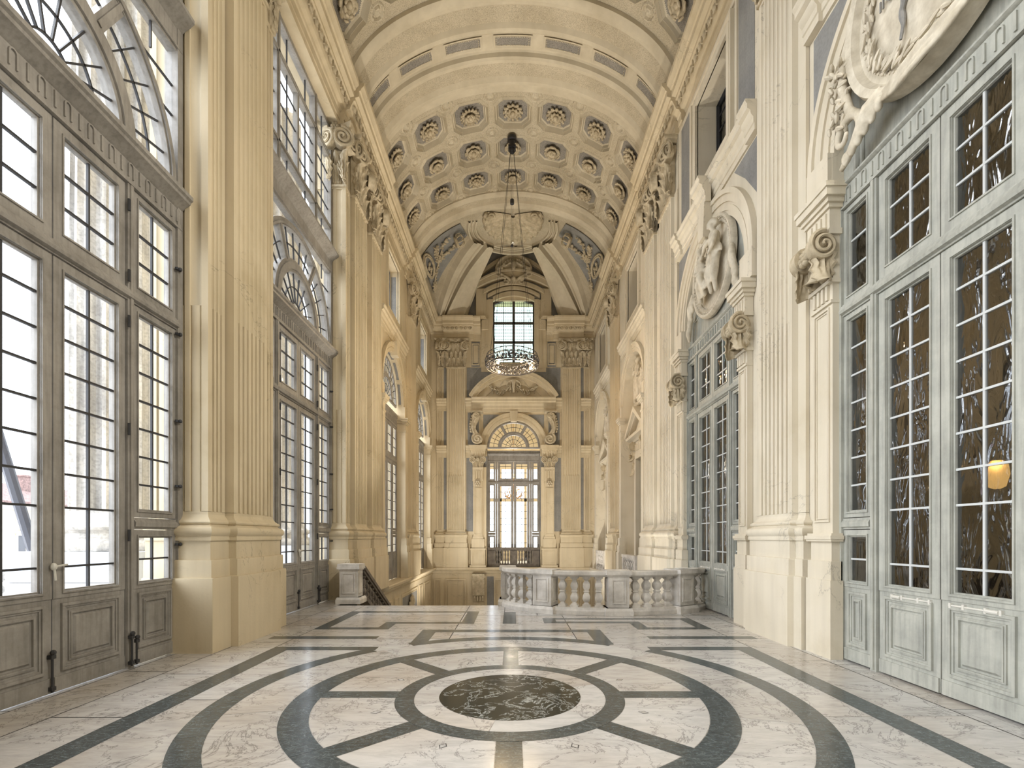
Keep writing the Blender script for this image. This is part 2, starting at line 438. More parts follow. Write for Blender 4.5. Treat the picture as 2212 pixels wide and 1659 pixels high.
for sg, nm in ((-1,'trim_1'), (1,'trim_2')):
    e = MB(mir(sg)); d = MB(mir(sg))
    e.prism(PROF, lambda p,q,t: (p,t,q), -6, YF)
    y = 3.0
    for a, b in PIERS:
        P2 = [(p-(.12 if p < 4.6 else 0), q+(.003 if q > ZC else -.003)) for p, q in PROF]
        e.prism(P2, lambda p,q,t: (p,t,q), a, b)
        e.prism([(4.20,ZC-.002),(4.20,12.22),(4.18,12.24),(4.18,12.4),(4.5,12.4),(4.5,ZC-.002)], lambda p,q,t: (p,t,q), a+.25, b-.25)
        eggs(d, y, a, 0); eggs(d, a+.02, b-.02, .12); y = b
    eggs(d, y, YF-.5, 0)
    o = struct(e.build(nm, M_PL, smooth=30)); d.build('egg_and_dart', M_ORN, o, smooth=50)

# ================================================================ vault
VA, VB, VZ = 4.30, 2.75, 12.85
_tab = []
_s = 0; _pp = None
for i in range(1801):
    ph = PI/2*i/1800
    q = (VA*math.sin(ph), VZ+VB*math.cos(ph))
    if _pp: _s += math.dist(_pp, q)
    _pp = q; _tab.append(_s)
SMAX = _tab[-1]
def vphi(s):
    a = abs(s); lo, hi = 0, 1800
    while hi-lo > 1:
        m = (lo+hi)//2
        if _tab[m] <= a: lo = m
        else: hi = m
    f = (a-_tab[lo])/(_tab[hi]-_tab[lo]); ph = PI/2*(lo+f)/1800
    return ph if s >= 0 else -ph
def vpt(s, y, inw=0):
    ph = vphi(s)
    nx, nz = math.sin(ph)/VA, math.cos(ph)/VB; l = math.hypot(nx, nz)
    return (VA*math.sin(ph)-inw*nx/l, y, VZ+VB*math.cos(ph)-inw*nz/l)
_cache = {}
def vpc(s, y, inw):
    k = round(s, 4)
    if k not in _cache:
        ph = vphi(s); nx, nz = math.sin(ph)/VA, math.cos(ph)/VB; l = math.hypot(nx, nz)
        _cache[k] = (VA*math.sin(ph), VZ+VB*math.cos(ph), nx/l, nz/l)
    x, z, a, b = _cache[k]
    return (x-inw*a, y, z-inw*b)
CS = 1.43                                  # coffer spacing across
def coffer_field(mb, y0, y1, rows, hw, hh, bosses, res=.026):
    S = SMAX*.985
    nu = int(2*S/res); nv = int((y1-y0)/res)
    def shape(s, y):
        cs = round(s/CS); cs = max(-3, min(3, cs)); ds = abs(s-cs*CS)/hw
        dy = min(abs(y-r) for r in rows)/hh
        q = max(ds, dy, (ds+dy)/1.56)
        if q < 1.07:
            if q > 1.03: return .025, 1
            if q > .97: return .065, 1
            if q > .91: return -.03, 1
            if q > .86: return .01, 1
            if q > .80: return -.07, 1
            if q > .765: return -.085, 1
            return -.105, 2
        for bs, by in bosses:
            r = math.hypot(s-bs, y-by)
            if r < .20:
                if r > .15: return .035, 1
                if r > .10: return -.02, 1
                if r > .05: return .03, 1
                return .055, 1
        return 0, 0
    mb.grid(nu, nv, lambda u,v: vpc(-S+2*S*u, y0+(y1-y0)*v, shape(-S+2*S*u, y0+(y1-y0)*v)[0]),
            mf=lambda u,v: shape(-S+2*S*u, y0+(y1-y0)*v)[1])
cl = MB()
ROW3 = (16.10, 17.58, 19.02); ROW2 = (8.55, 10.0, 11.42)
b3 = [((k+.5)*CS, y) for k in range(-3,3) for y in (15.42, 16.84, 18.30, 19.62)]
b2 = [((k+.5)*CS, y) for k in range(-3,3) for y in (9.27, 10.71, 12.05)]
coffer_field(cl, 15.3, 19.7, ROW3, .60, .56, b3)
coffer_field(cl, 9.9, 12.42, ROW2, .60, .60, b2)
S = SMAX*.985
BAND = [(-6,0,1),(9.9,0,0),(9.9,0,1),(12.4,0,1)]
def band(mb, prof, mats, n=110):
    k = len(prof)-1
    mb.grid(n, k, lambda u,v: vpt(-S+2*S*u, prof[round(v*k)][0], prof[round(v*k)][1]), mf=lambda u,v: mats[int(v*k)])
band(cl, [(-6,0),(9.9,0)], [1])
P1 = [(12.40,0),(12.40,.10),(12.48,.15),(12.60,.16),(12.64,.12),(12.70,.13),(12.74,.10),(13.16,.10),(13.20,.15),(13.24,.19),(13.34,.20),(13.40,.16),(13.43,.06),(13.48,.03),(13.98,.03),
      (14.02,.06),(14.05,.16),(14.11,.20),(14.21,.19),(14.25,.15),(14.29,.10),(14.70,.10),(14.74,.14),(14.80,.19),(14.90,.19),(14.96,.12),(15.0,.05),(15.30,.035),(15.30,0)]
band(cl, P1, [0 if (12.73 < a[0] < 12.8 or 14.28 < a[0] < 14.3) else 1 for a in P1])
P3 = [(19.66,0),(19.66,.08),(19.74,.14),(19.86,.15),(19.90,.10),(20.15,.10),(20.19,.18),(20.28,.24),(20.40,.25),(20.44,.20),(20.52,.20),(20.52,0)]
band(cl, P3, [0 if 20.1 > a[0] > 19.89 else 1 for a in P3])
ceiling = struct(cl.build('ceiling', [M_ST, M_STS, M_BLD], smooth=28))
# oblong blue panels with beaded frames on the broad rib
for k in range(-3, 4):
    pm = MB(); hs, y0, y1 = .55, 13.54, 13.92
    def pf(u, v, k=k):
        s = k*CS-hs+2*hs*u; y = y0+(y1-y0)*v
        e = min((u*2*hs), (1-u)*2*hs, v*(y1-y0), (1-v)*(y1-y0))
        return vpt(s, y, .065 if e < .035 else (.045 if e < .06 else .036))
    pm.grid(44, 16, pf, mf=lambda u,v: 0 if min(u*2*hs,(1-u)*2*hs,v*(y1-y0),(1-v)*(y1-y0)) < .06 else 1)
    bd = [(s, y) for s in [k*CS-hs+.075+i*.05 for i in range(20)] for y in (y0+.075, y1-.075)]+[(s, y0+.075+j*.05) for s in (k*CS-hs+.075, k*CS+hs-.1) for j in range(1,5)]
    for s, y in bd: pm.ball(vpt(s, y, .045), .016, 5, 4, mi=0)
    pm.build('beaded_panel', [M_STS, M_BLD], ceiling, smooth=30)

# ================================================================ ornament meshes shared by copies
def mesh_of(mb, name, mats, smooth=50):
    o = mb.build(name, mats, smooth=smooth); me = o.data; bpy.data.objects.remove(o); return me
def inst(me, name, parent, loc=(0,0,0), rot=(0,0,0), sc=(1,1,1)):
    o = bpy.data.objects.new(name, me); C.objects.link(o); o.parent = parent
    o.location = loc; o.rotation_euler = rot; o.scale = sc if isinstance(sc, (tuple,list)) else (sc,sc,sc); return o
def leaf_mb(W=.62, curl=.30, nu=20, nv=18):
    mb = MB()
    def f(u, v):
        a = 2*u-1
        wv = .5*W*(math.sin(PI*(.16+.70*v))**.7)*(1-.22*abs(math.cos(4.5*PI*v)))*(1 if v < .97 else .6)
        y = .03+curl*max(0, v-.25)**2.2*1.5
        z = v if v < .8 else v-2.0*(v-.8)**2
        y += .045*math.cos(7*PI*a*.5)*math.sin(PI*min(1, v+.2))*(1-.4*abs(a))+.02*math.cos(9*PI*v)*abs(a)
        y -= .10*abs(a)**2*(.4+v)
        return (a*wv, y, z)
    mb.sheet(nu, nv, f, (0,-.05,-.01)); return mb
ME_LEAF = mesh_of(leaf_mb(), 'acanthus_leaf', M_ORN)
def volute_mb(R=.22, turns=2.3, dep=.10):
    mb = MB(); pts = []; rad = []; n = 54
    for i in range(n):
        t = i/(n-1); a = PI*.55-turns*2*PI*t; r = R*(1-t)**.85+.015
        pts.append((r*math.cos(a), dep*.5+.05*t, r*math.sin(a))); rad.append(.035*(1-.55*t)+.006)
    mb.tube(pts, rad, 6)
    mb.prism([(R*.98*math.cos(2*PI*k/28), R*.98*math.sin(2*PI*k/28)) for k in range(28)], lambda p,q,t: (p,t,q), -dep, dep*.5)
    mb.ball((0,dep*.6,0), (.035,.04,.035), 8, 6)
    return mb
ME_VOL = mesh_of(volute_mb(), 'volute', M_ORN)
def flower_mb(n=6, R=.10, bulge=.05):
    mb = MB()
    for i in range(n):
        a = 2*PI*i/n; mb.ball((R*.6*math.cos(a), .02, R*.6*math.sin(a)), (R*.42, bulge, R*.42), 7, 5)
    mb.ball((0,.04,0), R*.3, 7, 5); return mb
ME_FLW = mesh_of(flower_mb(), 'abacus_flower', M_ORN)
def capital(parent, w, loc, rz, h=1.45, deep=False):
    """composite capital on a pilaster w wide; x along the face, y out of it"""
    mb = MB(); k = w/2
    mb.loft([[(-k-o,-.11,z),(k+o,-.11,z),(k+o,.0+o,z),(-k-o,.0+o,z)] for z,o in ((-.06,.0),(-.06,.03),(-.01,.035),(.0,.0),(.03,-.01),(1.0,.02),(1.12,.10),(1.25,.10),(1.26,.02))])
    # egg course between the volutes
    n = max(2, int(w/.16))
    for i in range(n): mb.ball((-k+w*(i+.5)/n, .12, 1.16), (.05,.05,.07), 7, 5)
    # concave abacus
    m = 12
    def ab(o): return [(-k-.17-o,-.11), ] + [((-1+2*i/m)*(k+.17+o), .20+o-.12*math.cos(PI/2*(-1+2*i/m))) for i in range(m+1)] + [(k+.17+o,-.11)]
    mb.loft([[(x,y,z) for x,y in ab(o)] for z,o in ((1.28,-.03),(1.34,-.02),(1.36,.02),(1.44,.045),(h,.045))])
    c = mb.build('capital', M_ORN, parent, local=True, smooth=40)
    c.location = loc; c.rotation_euler = (0,0,rz)
    if w > .7: lo = [(-.36,0),(-.12,0),(.12,0),(.36,0)]; up = [(-.25,0),(0,0),(.25,0)]
    else: lo = [(-k*.6,0),(k*.6,0)]; up = [(0,0)]
    for x, a in lo: inst(ME_LEAF, 'acanthus_leaf', c, (x*w,.0,.02), (0,0,0), (.38,.50,.47))
    for x, a in up: inst(ME_LEAF, 'acanthus_leaf', c, (x*w,.01,.10), (0,0,0), (.44,.62,.72))
    for s in (-1,1):
        inst(ME_LEAF, 'acanthus_leaf', c, (s*k,.09,.10), (0,0,-s*PI/4), (.42,.66,.72))
        inst(ME_LEAF, 'acanthus_leaf', c, (s*k,.04,.02), (0,0,-s*PI*.42), (.26,.5,.55))
        inst(ME_VOL, 'volute', c, (s*(k-.03),.14,1.08), (0,0,-s*.40), (s*1.12,1,1.12))
        inst(ME_VOL, 'volute', c, (s*(k+.08),-.10 if deep else .12,1.10), (0,0,-s*1.25), (s if deep else s*.6,1,1))
    inst(ME_FLW, 'abacus_flower', c, (0,.15,1.36), (0,0,0), 1.15)
    return c

# ================================================================ piers with fluted pilasters
def plan(segs, o, back=5.1):
    pts = [(back, segs[0][1]-o)]
    for i, (d, ya, yb, fl_) in enumerate(segs):
        y0 = ya-o if (i == 0 or segs[i-1][0] > d) else ya+o
        y1 = yb+o if (i == len(segs)-1 or segs[i+1][0] > d) else yb-o
        pts.append((d-o, y0)); pts.append((d-o, y1))
    pts.append((back, segs[-1][2]+o)); return pts
def groove(p, q, n, dep, reed):
    """points from p to q with n grooves cut to the left side (inwards)"""
    (x0,y0),(x1,y1) = p, q; L = math.hypot(x1-x0, y1-y0); ux, uy = (x1-x0)/L, (y1-y0)/L; nx, ny = uy, -ux
    out = []; mg = .06 if L > .3 else .03; pit = (L-2*mg)/n; gw = pit*.70
    for i in range(n):
        a = mg+pit*i+(pit-gw)/2
        if reed: sh = ((0,0),(.02,1),(.12,1),(.14,.55),(.3,.28),(.5,.18),(.7,.28),(.86,.55),(.88,1),(.98,1),(1,0))
        else: sh = [(0,0)]+[(.5-.5*math.cos(PI*k/8), math.sin(PI*k/8)) for k in range(1,8)]+[(1,0)]
        for t, d in sh: out.append((x0+ux*(a+gw*t)+nx*dep*d, y0+uy*(a+gw*t)+ny*dep*d))
    return out
def fluted(segs, reed, back=5.1, ends=0):
    P = plan(segs, 0, back); out = [P[0]]
    if ends: out += groove(P[0], P[1], ends, .03, reed)
    for i, (d, ya, yb, nf) in enumerate(segs):
        a, b = P[1+2*i], P[2+2*i]; out.append(a)
        if nf: out += groove(a, b, nf, .042 if not reed else .045, reed)
        out.append(b)
    if ends: out += groove(P[-2], P[-1], ends, .03, reed)
    out.append(P[-1]); return out
ATTIC = ((1.55,.105),(1.59,.105),(1.61,.10),(1.64,.125),(1.68,.135),(1.72,.125),(1.745,.10),(1.755,.07),(1.775,.055),(1.79,.075),(1.81,.08),(1.83,.07),(1.845,.045),(1.86,.03),(1.89,.008),(1.92,0))
def pier(sg, label, segs, caps, mat, back=5.1, ends=0, group=None, sink=0, ztop=10.62, far=None):
    yc = (segs[0][1]+segs[-1][2])/2; d0 = min(s[0] for s in segs)
    M = mir(sg) if far is None else far
    t = thing('pilaster', label, 'pilaster', tuple(M @ Vector((d0, yc, 0))), 0, group)
    pl = MB(M); R = lambda o, z: [(x, y, z) for x, y in plan(segs, o, back)]
    pl.loft([R(.16, -sink), R(.16, 1.00), R(.155, 1.03), R(.12, 1.035), R(.12, 1.265), R(.115,1.28), R(.085, 1.285), R(.085, 1.555)])
    pl.build('plinth', mat, t, smooth=20)
    b = MB(M); b.loft([R(o, z) for z, o in ATTIC]); b.build('base_moulding', mat, t, smooth=35)
    s = MB(M)
    s.loft([R(0,1.915), R(0,1.96)])
    for z0, z1, rd in ((1.955,4.86,True),(4.86,ztop-.10,False)):
        f = fluted(segs, rd, back, ends); s.loft([[(x,y,z0) for x,y in f],[(x,y,z1) for x,y in f]])
    s.loft([R(0,ztop-.105), R(0,ztop)])
    if ztop < ZC-.3 and caps:
        s.loft([R(-.04 if far is None else -.012,ztop), R(-.04 if far is None else -.012,ZC+.05)])
    s.build('shaft', mat, t, smooth=30)
    for (w_, d, y, rz) in caps:       # rz 0: faces the room; 1: faces -y; 2: faces +y
        ang_ = {0: (PI/2 if sg > 0 else -PI/2), 1: PI, 2: 0}[rz]
        # local x along the face, y outwards
        cv = (M @ Vector((d, y, ztop)))-Vector(t.location)
        capital(t, w_, tuple(cv), ang_ if far is None else PI, deep=rz > 0)
    return t
W1 = 1.0
def segsA(c, dm=4.17, ds=4.28, sub=.50, fl_sub=3, back=None):
    return [(ds, c-.93, c-.53, fl_sub), (ds+.05, c-.53, c-.49, 0), (dm, c-.49, c+.49, 7), (ds+.05, c+.49, c+.53, 0), (ds, c+.53, c+.93, fl_sub)]
def segsB(ds=4.28, dm=4.17):
    return [(ds, 12.50, 12.84, 2), (ds+.05, 12.84, 12.88, 0), (dm, 12.88, 13.92, 7), (ds+.03, 13.92, 14.44, 0), (dm, 14.44, 15.48, 7)]
def segsC(ds=4.28, dm=4.17):
    return [(ds, 19.77, 19.94, 0), (dm, 19.96, 21.0, 7), (ds, 21.02, 21.24, 0)]
FAC = lambda c, d=4.17: (c, d)
# left side
pier(-1, 'massive cream pilaster on a tall stepped plinth between the two great left windows', segsA(7.78), [(.98,4.17,7.78,0),(.40,4.48,6.85,1),(.40,4.48,8.71,2)], M_PL, ends=3)
pier(-1, 'cream double pilaster beside the marble newel post on the window side', segsB(), [(1.04,4.17,13.4,0),(1.04,4.17,14.96,0),(.42,4.50,12.5,1)], M_PL, ends=3, sink=.0)
pier(-1, 'cream pilaster between the two deep arched windows above the stairs', segsC(), [(1.04,4.17,20.48,0)], M_PL, back=4.335)
pier(-1, 'massive cream pilaster at the near end of the near left window', segsA(2.13), [], M_PL, ends=3)
# right side
pier(1, 'pale pilaster at the near end of the near right door unit', [(4.25,1.43,1.62,0),(4.17,1.64,2.62,7),(4.25,2.64,2.80,0)], [], M_PLW, back=4.30)
pier(1, 'pale sunlit pilaster on a stepped plinth between the two green-grey door units', [(4.25,7.08,7.27,0),(4.17,7.29,8.27,7),(4.25,8.29,8.5,0)], [(.98,4.17,7.78,0)], M_PLW, back=4.30)
pier(1, 'cream double pilaster behind the far end of the bowed balustrade', [(4.25,12.64,12.86,0),(4.17,12.88,13.92,7),(4.26,13.92,14.44,0),(4.17,14.44,15.48,7)], [(1.04,4.17,13.4,0),(1.04,4.17,14.96,0)], M_PLW, back=4.30)
pier(1, 'warmly lit cream pilaster between the two pedimented doorways', segsC(), [(1.04,4.17,20.48,0)], M_PL, back=4.335)
FAR = Matrix(((0,1,0,0),(1,0,0,YF),(0,0,1,0),(0,0,0,1)))      # (d, along, up) -> end wall
for sx, lb_ in ((-1,'fluted end wall pilaster between the tall window and the window-side corner'),(1,'fluted end wall pilaster between the tall window and the doorway-side corner')):
    sg_ = [(-.06,-4.08,-3.74,3),(-.02,-3.74,-3.55,0),(-.13,-3.55,-2.57,7)]
    if sx > 0: sg_ = [(d,-b,-a,n) for d,a,b,n in sg_[::-1]]
    sg_ = [(d,a+.04,b+.04,n) for d,a,b,n in sg_]
    pier(1, lb_, sg_, [(.98,-.13,sx*3.06+.04,0),(.24,-.13,sx*3.86+.04,0)], M_PL, back=-.004, far=FAR)

# ================================================================ joinery helpers (local axes: d into the wall, y along, z up)
def rring(mb, y0,y1,z0,z1, wd, da,db, mi=None):
    mb.box(da,db,y0,y0+wd,z0,z1,mi); mb.box(da,db,y1-wd,y1,z0,z1,mi)
    mb.box(da,db,y0+wd,y1-wd,z0,z0+wd,mi); mb.box(da,db,y0+wd,y1-wd,z1-wd,z1,mi)
def casement(wm, bm, gm, y0,y1,z0,z1, stile, cols, zb, d, th=.05, bw=.011, bot=None):
    bot = stile if bot is None else bot
    wm.box(d-th,d+th,y0,y0+stile,z0,z1); wm.box(d-th,d+th,y1-stile,y1,z0,z1)
    wm.box(d-th,d+th,y0+stile,y1-stile,z1-stile,z1); wm.box(d-th,d+th,y0+stile,y1-stile,z0,z0+bot)
    a0,a1,b0,b1 = y0+stile,y1-stile,z0+bot,z1-stile
    rring(wm, a0-.022,a1+.022,b0-.022,b1+.022, .018, d-th-.014, d-th+.01)
    rring(wm, a0,a1,b0,b1, .016, d-th*.55, d+.02)
    gm.box(d-.003,d+.003,a0,a1,b0,b1)
    for i in range(1, cols): y = a0+(a1-a0)*i/cols; bm.box(d-.017,d+.012,y-bw,y+bw,b0,b1)
    for z in zb:
        if b0+.05 < z < b1-.05: bm.box(d-.019,d+.014,a0,a1,z-bw,z+bw)
def panelled(mb, y0,y1,z0,z1, d):
    """framed raised panel on the room side of a board whose face is at d"""
    rring(mb, y0,y1,z0,z1, .030, d-.026, d+.01)
    rring(mb, y0+.030,y1-.030,z0+.030,z1-.030, .022, d-.012, d+.01)
    rring(mb, y0+.085,y1-.085,z0+.085,z1-.085, .016, d-.016, d+.01)
    rring(mb, y0+.101,y1-.101,z0+.101,z1-.101, .016, d-.024, d+.01)
    if min(y1-y0, z1-z0) > .34: mb.frustum(d+.01, d-.022, y0+.125,y1-.125,z0+.125,z1-.125, .035, ax=0)
def arcbar(mb, cy, cz, r0, r1, a0, a1, da, db, n=None, mi=None):
    n = n or max(4, int(abs(a1-a0)/.09)); rings = []
    for i in range(n+1):
        a = a0+(a1-a0)*i/n; c, s = math.cos(a), math.sin(a)
        rings.append([(da,cy+r0*c,cz+r0*s),(da,cy+r1*c,cz+r1*s),(db,cy+r1*c,cz+r1*s),(db,cy+r0*c,cz+r0*s)])
    mb.loft(rings, mi=mi)
def spoke(mb, cy, cz, r0, r1, a, wd, da, db, mi=None):
    c, s = math.cos(a), math.sin(a); t = wd/2
    mb.prism([(cy+r0*c-t*s,cz+r0*s+t*c),(cy+r1*c-t*s,cz+r1*s+t*c),(cy+r1*c+t*s,cz+r1*s-t*c),(cy+r0*c+t*s,cz+r0*s-t*c)], lambda p,q,k: (k,p,q), da, db, mi)
def glass_disc(mb, cy, cz, r, d):
    P = [(cy+r*math.cos(PI*i/32), cz+r*math.sin(PI*i/32)) for i in range(33)]
    mb.prism(P, lambda p,q,k: (k,p,q), d-.003, d+.003)
def frieze_beam(mb, y0, y1, d, zb, zt, proj, flutes=True, flat=False):
    """wooden cornice with a fluted frieze"""
    h = zt-zb
    if flat: mb.prism([(d+.08,zb),(d-.09,zb),(d-.09,zb+.025),(d-.07,zb+.035),(d-.07,zb+.82*h),(d-.09,zb+.84*h),(d-.11,zb+.90*h),(d-.11,zb+.97*h),(d-.09,zt),(d+.08,zt)], lambda p,q,t: (p,t,q), y0, y1)
    else: mb.prism([(d+.08,zb),(d-.09,zb),(d-.09,zb+.03),(d-.07,zb+.05),(d-.07,zb+.52*h),(d-.10,zb+.56*h),(d-.13,zb+.62*h),(d-.20,zb+.70*h),(d-proj+.03,zb+.76*h),(d-proj,zb+.80*h),(d-proj,zb+.90*h),(d-proj+.05,zb+.93*h),(d-proj+.06,zt),(d+.08,zt)],
             lambda p,q,t: (p,t,q), y0, y1)
    f0, f1 = (zb+.06, zb+.62*h) if flat else (zb+.08, zb+.42*h)
    if flutes:
        n = int((y1-y0)/.135)
        for i in range(n):
            y = y0+(i+.5)*(y1-y0)/n
            if i % 2: mb.box(d-.088,d-.06,y-.012,y+.012,f0,f1+.03)
            else:
                mb.box(d-.088,d-.06,y-.044,y-.028,f0,f1); mb.box(d-.088,d-.06,y+.028,y+.044,f0,f1)
                arcbar(mb, y, f1, .028, .044, 0, PI, d-.088, d-.06, n=6)
ZB = [1.29, 1.91]+[2.26+.353*i for i in range(7)]
def bolt(mb, d, y, z0, z1):
    mb.tube([(d,y,z0),(d,y,z1)], .012, 6)
    for z in (z0+.04, z1-.03): mb.box(d-.018,d+.03,y-.025,y+.025,z-.02,z+.02)
    mb.ball((d-.01,y,z1+.015), .028, 7, 5)
def great_unit(sg, name, c, d, lh, post, half, WM, BMAT, GM, IM, side_cols=2, top=None, zfrieze=(5.88,6.40), zmul=1.0, bolts=True, lower_z=0.0, far=None, panel=.97, flat=False):
    """tall glazed door unit: two leaves, two side lights, transom lights, frieze"""
    M = mir(sg) if far is None else far
    root = sgroup(name, tuple(M @ Vector((d, c, lower_z))))
    f = MB(M)
    zt = top or zfrieze[1]
    for s in (-1,1):
        a, b = sorted((c+s*half, c+s*(half+.10))); f.box(d-.085,d+.10,a,b,lower_z,zt)
        a, b = sorted((c+s*(lh+.012), c+s*(lh+post-.012))); f.box(d-.075,d+.09,a,b,lower_z,zfrieze[0])
        m = (a+b)/2; f.box(d-.095,d-.07,m-.022,m+.022,lower_z+.02,zfrieze[0]-.01)
    f.box(d-.07,d+.09,c-half,c+half,4.47,4.62)
    f.prism([(d-.06,4.485),(d-.11,4.50),(d-.12,4.53),(d-.10,4.56),(d-.085,4.60),(d-.06,4.605)], lambda p,q,t: (p,t,q), c-half, c+half)
    for s in (-1,1):
        a, b = sorted((c+s*(lh+post), c+s*half)); f.box(d-.06,d+.07,a,b,1.70,1.84)
        f.prism([(d-.05,1.72),(d-.085,1.73),(d-.09,1.78),(d-.07,1.81),(d-.05,1.82)], lambda p,q,t: (p,t,q), a, b)
    fr = f.build('frame', WM, root, smooth=30)
    fb = MB(M); frieze_beam(fb, c-half-.09, c+half+.09, d, zfrieze[0], zfrieze[1], .24 if top else .14, flat=flat); fb.build('fluted_frieze', WM, root, smooth=30)
    def leafset(nm, y0, y1, z0, z1, cols, zb, panel=None, stile=.115):
        wm, bm, gm = MB(M), MB(M), MB(M)
        if panel:
            pz = panel
            casement(wm,bm,gm,y0,y1,pz,z1,stile,cols,zb,d,bot=.07)
            wm.box(d-.04,d+.045,y0,y1,z0,pz+.02)
            panelled(wm, y0+.085,y1-.085,z0+.20,pz-.055, d-.04)
            wm.box(d-.056,d-.03,y0+.01,y1-.01,z0,z0+.15)
        else: casement(wm,bm,gm,y0,y1,z0,z1,stile,cols,zb,d)
        o = wm.build(nm, WM, root, smooth=30)
        bm.build('glazing_bars', BMAT, o, smooth=0); gm.build('glass', GM, o, smooth=0)
        return o
    for s in (-1,1):
        a, b = sorted((c+s*.008, c+s*lh))
        lf = leafset('door_leaf', a, b, lower_z+.02, 4.465, 2, ZB, panel=panel)
        a, b = sorted((c+s*(lh+post), c+s*half)); sw = .085 if half-lh-post > .6 else .075
        leafset('side_light', a, b, 1.85, 4.465, side_cols, ZB, stile=sw)
        leafset('side_hatch', a, b, lower_z+.02, 1.69, side_cols, [1.32], panel=panel and .96, stile=sw)
        leafset('transom_light', a, b, 4.63, zfrieze[0]-.01, side_cols, [5.05,5.40], stile=sw)
        a, b = sorted((c+s*.008, c+s*lh))
        leafset('transom_light', a, b, 4.63, zfrieze[0]-.01, 2, [5.05,5.40])
    if bolts:
        h = MB(M)
        bolt(h, d-.075, c-.03, lower_z+.03, .42)
        for s in (-1,1):
            y = c+s*(lh+post/2); bolt(h, d-.11, y-.03, lower_z+.04, .42); bolt(h, d-.11, y+.045, lower_z+.04, .36)
            for z in (1.62, 2.9, 4.2, 4.75, 5.6): h.tube([(d-.10,c+s*(lh+.0),z-.07),(d-.10,c+s*(lh+.0),z+.07)], .016, 6)
            for z in (1.5, 2.3, 3.2, 4.4, 5.3):
                h.box(d-.11,d-.07,c+s*(half-.0)-.04,c+s*half+.04,z-.015,z+.015); h.ball((d-.12,c+s*half,z),.026,6,5)
        h.build('bolts', IM, root)
        k = MB(M); k.ball((d-.08,c-.02,1.30),(.03,.03,.04),8,6); k.tube([(d-.085,c-.02,1.30),(d-.11,c+.10,1.315)], .011, 6); k.tube([(d-.085,c-.02,1.29),(d-.10,c-.02,1.16)], .011, 6)
        k.build('handle', M_BR, root)
    return root, fr
def fanlight(root, sg, c, cz, d, R, zt, half, WM, BMAT, GM, far=None):
    M = mir(sg) if far is None else far; wm, bm, gm = MB(M), MB(M), MB(M)
    r_o0, r_o1, r_i0, r_i1 = R*.925, R, R*.46, R*.60
    arcbar(wm, c, cz, r_o0, r_o1, 0, PI, d-.07, d+.08); arcbar(wm, c, cz, r_o0+.02, r_o0+.06, 0, PI, d-.10, d-.06)
    arcbar(wm, c, cz, r_i0, r_i1, 0, PI, d-.065, d+.07); arcbar(wm, c, cz, r_i0+.05, r_i1-.07, 0, PI, d-.095, d-.06)
    for k in (1,2):
        spoke(wm, c, cz, r_i1-.02, r_o0+.02, PI*k/3, .15, d-.06, d+.06); spoke(wm, c, cz, r_i1-.02, r_o0+.02, PI*k/3, .06, d-.085, d-.05)
    wm.box(d-.06,d+.07,c-half,c+half,cz-.06,cz+.03)
    if zt:
        wm.box(d-.06,d+.07,c-half,c+half,zt-.06,zt+.02)
        for s in (-1,1):
            y = c+s*(half-.40)
            bm.box(d-.015,d+.012,y-.01,y+.01,cz+R*.85,zt)
            for z in (cz+R*.55, cz+R*.78):
                r = math.sqrt(max(0,R*R-(z-cz)**2)); a, b = sorted((c+s*r, c+s*half)); bm.box(d-.015,d+.012,a,b,z-.01,z+.01)
        gm.box(d-.003,d+.003,c-half,c+half,cz,zt)
    else: glass_disc(gm, c, cz, R*.97, d)
    arcbar(bm, c, cz, (r_i1+r_o0)/2-.01, (r_i1+r_o0)/2+.01, 0, PI, d-.015, d+.012)
    for k in range(15):
        if k % 5: spoke(bm, c, cz, r_i1, r_o0, PI*k/15, .02, d-.015, d+.012)
    for r in (R*.30, R*.13): arcbar(bm, c, cz, r-.01, r+.01, 0, PI, d-.015, d+.012)
    for k in range(1,9): spoke(bm, c, cz, R*.13, r_i0, PI*k/9, .02, d-.015, d+.012)
    o = wm.build('fanlight', WM, root, smooth=30); bm.build('glazing_bars', BMAT, o, smooth=0); gm.build('glass', GM, o, smooth=0)
def upper_light(root, sg, c, d, half, z0, z1, WM, BMAT, GM):
    M = mir(sg); wm, bm, gm = MB(M), MB(M), MB(M)
    ru = (z0+.62, z1-.78)
    wm.box(d-.06,d+.07,c-half,c+half,z0,z0+.08); wm.box(d-.07,d+.08,c-half,c+half,z1-.10,z1)
    for z in ru: wm.box(d-.065,d+.07,c-half,c+half,z-.06,z+.06); wm.box(d-.085,d-.05,c-half,c+half,z-.025,z+.025)
    for s in (-1,1):
        wm.box(d-.065,d+.07,c+s*.92-.075,c+s*.92+.075,z0,z1); wm.box(d-.085,d-.05,c+s*.92-.03,c+s*.92+.03,z0,z1)
    wm.box(d-.05,d+.05,c-.045,c+.045,ru[0],ru[1])
    for s in (-1,1):
        for a, b in ((.045,.845),(.995,half)):
            for k, n in ((1,2),):
                y = c+s*((a+b)/2); bm.box(d-.015,d+.012,y-.01,y+.01,z0,z1)
        a, b = sorted((c+s*.04, c+s*half))
        for i in range(1,4):
            z = ru[0]+(ru[1]-ru[0])*i/4; bm.box(d-.015,d+.012,a,b,z-.01,z+.01)
    gm.box(d-.003,d+.003,c-half,c+half,z0,z1)
    o = wm.build('upper_window', WM, root, smooth=30); bm.build('glazing_bars', BMAT, o, smooth=0); gm.build('glass', GM, o, smooth=0)

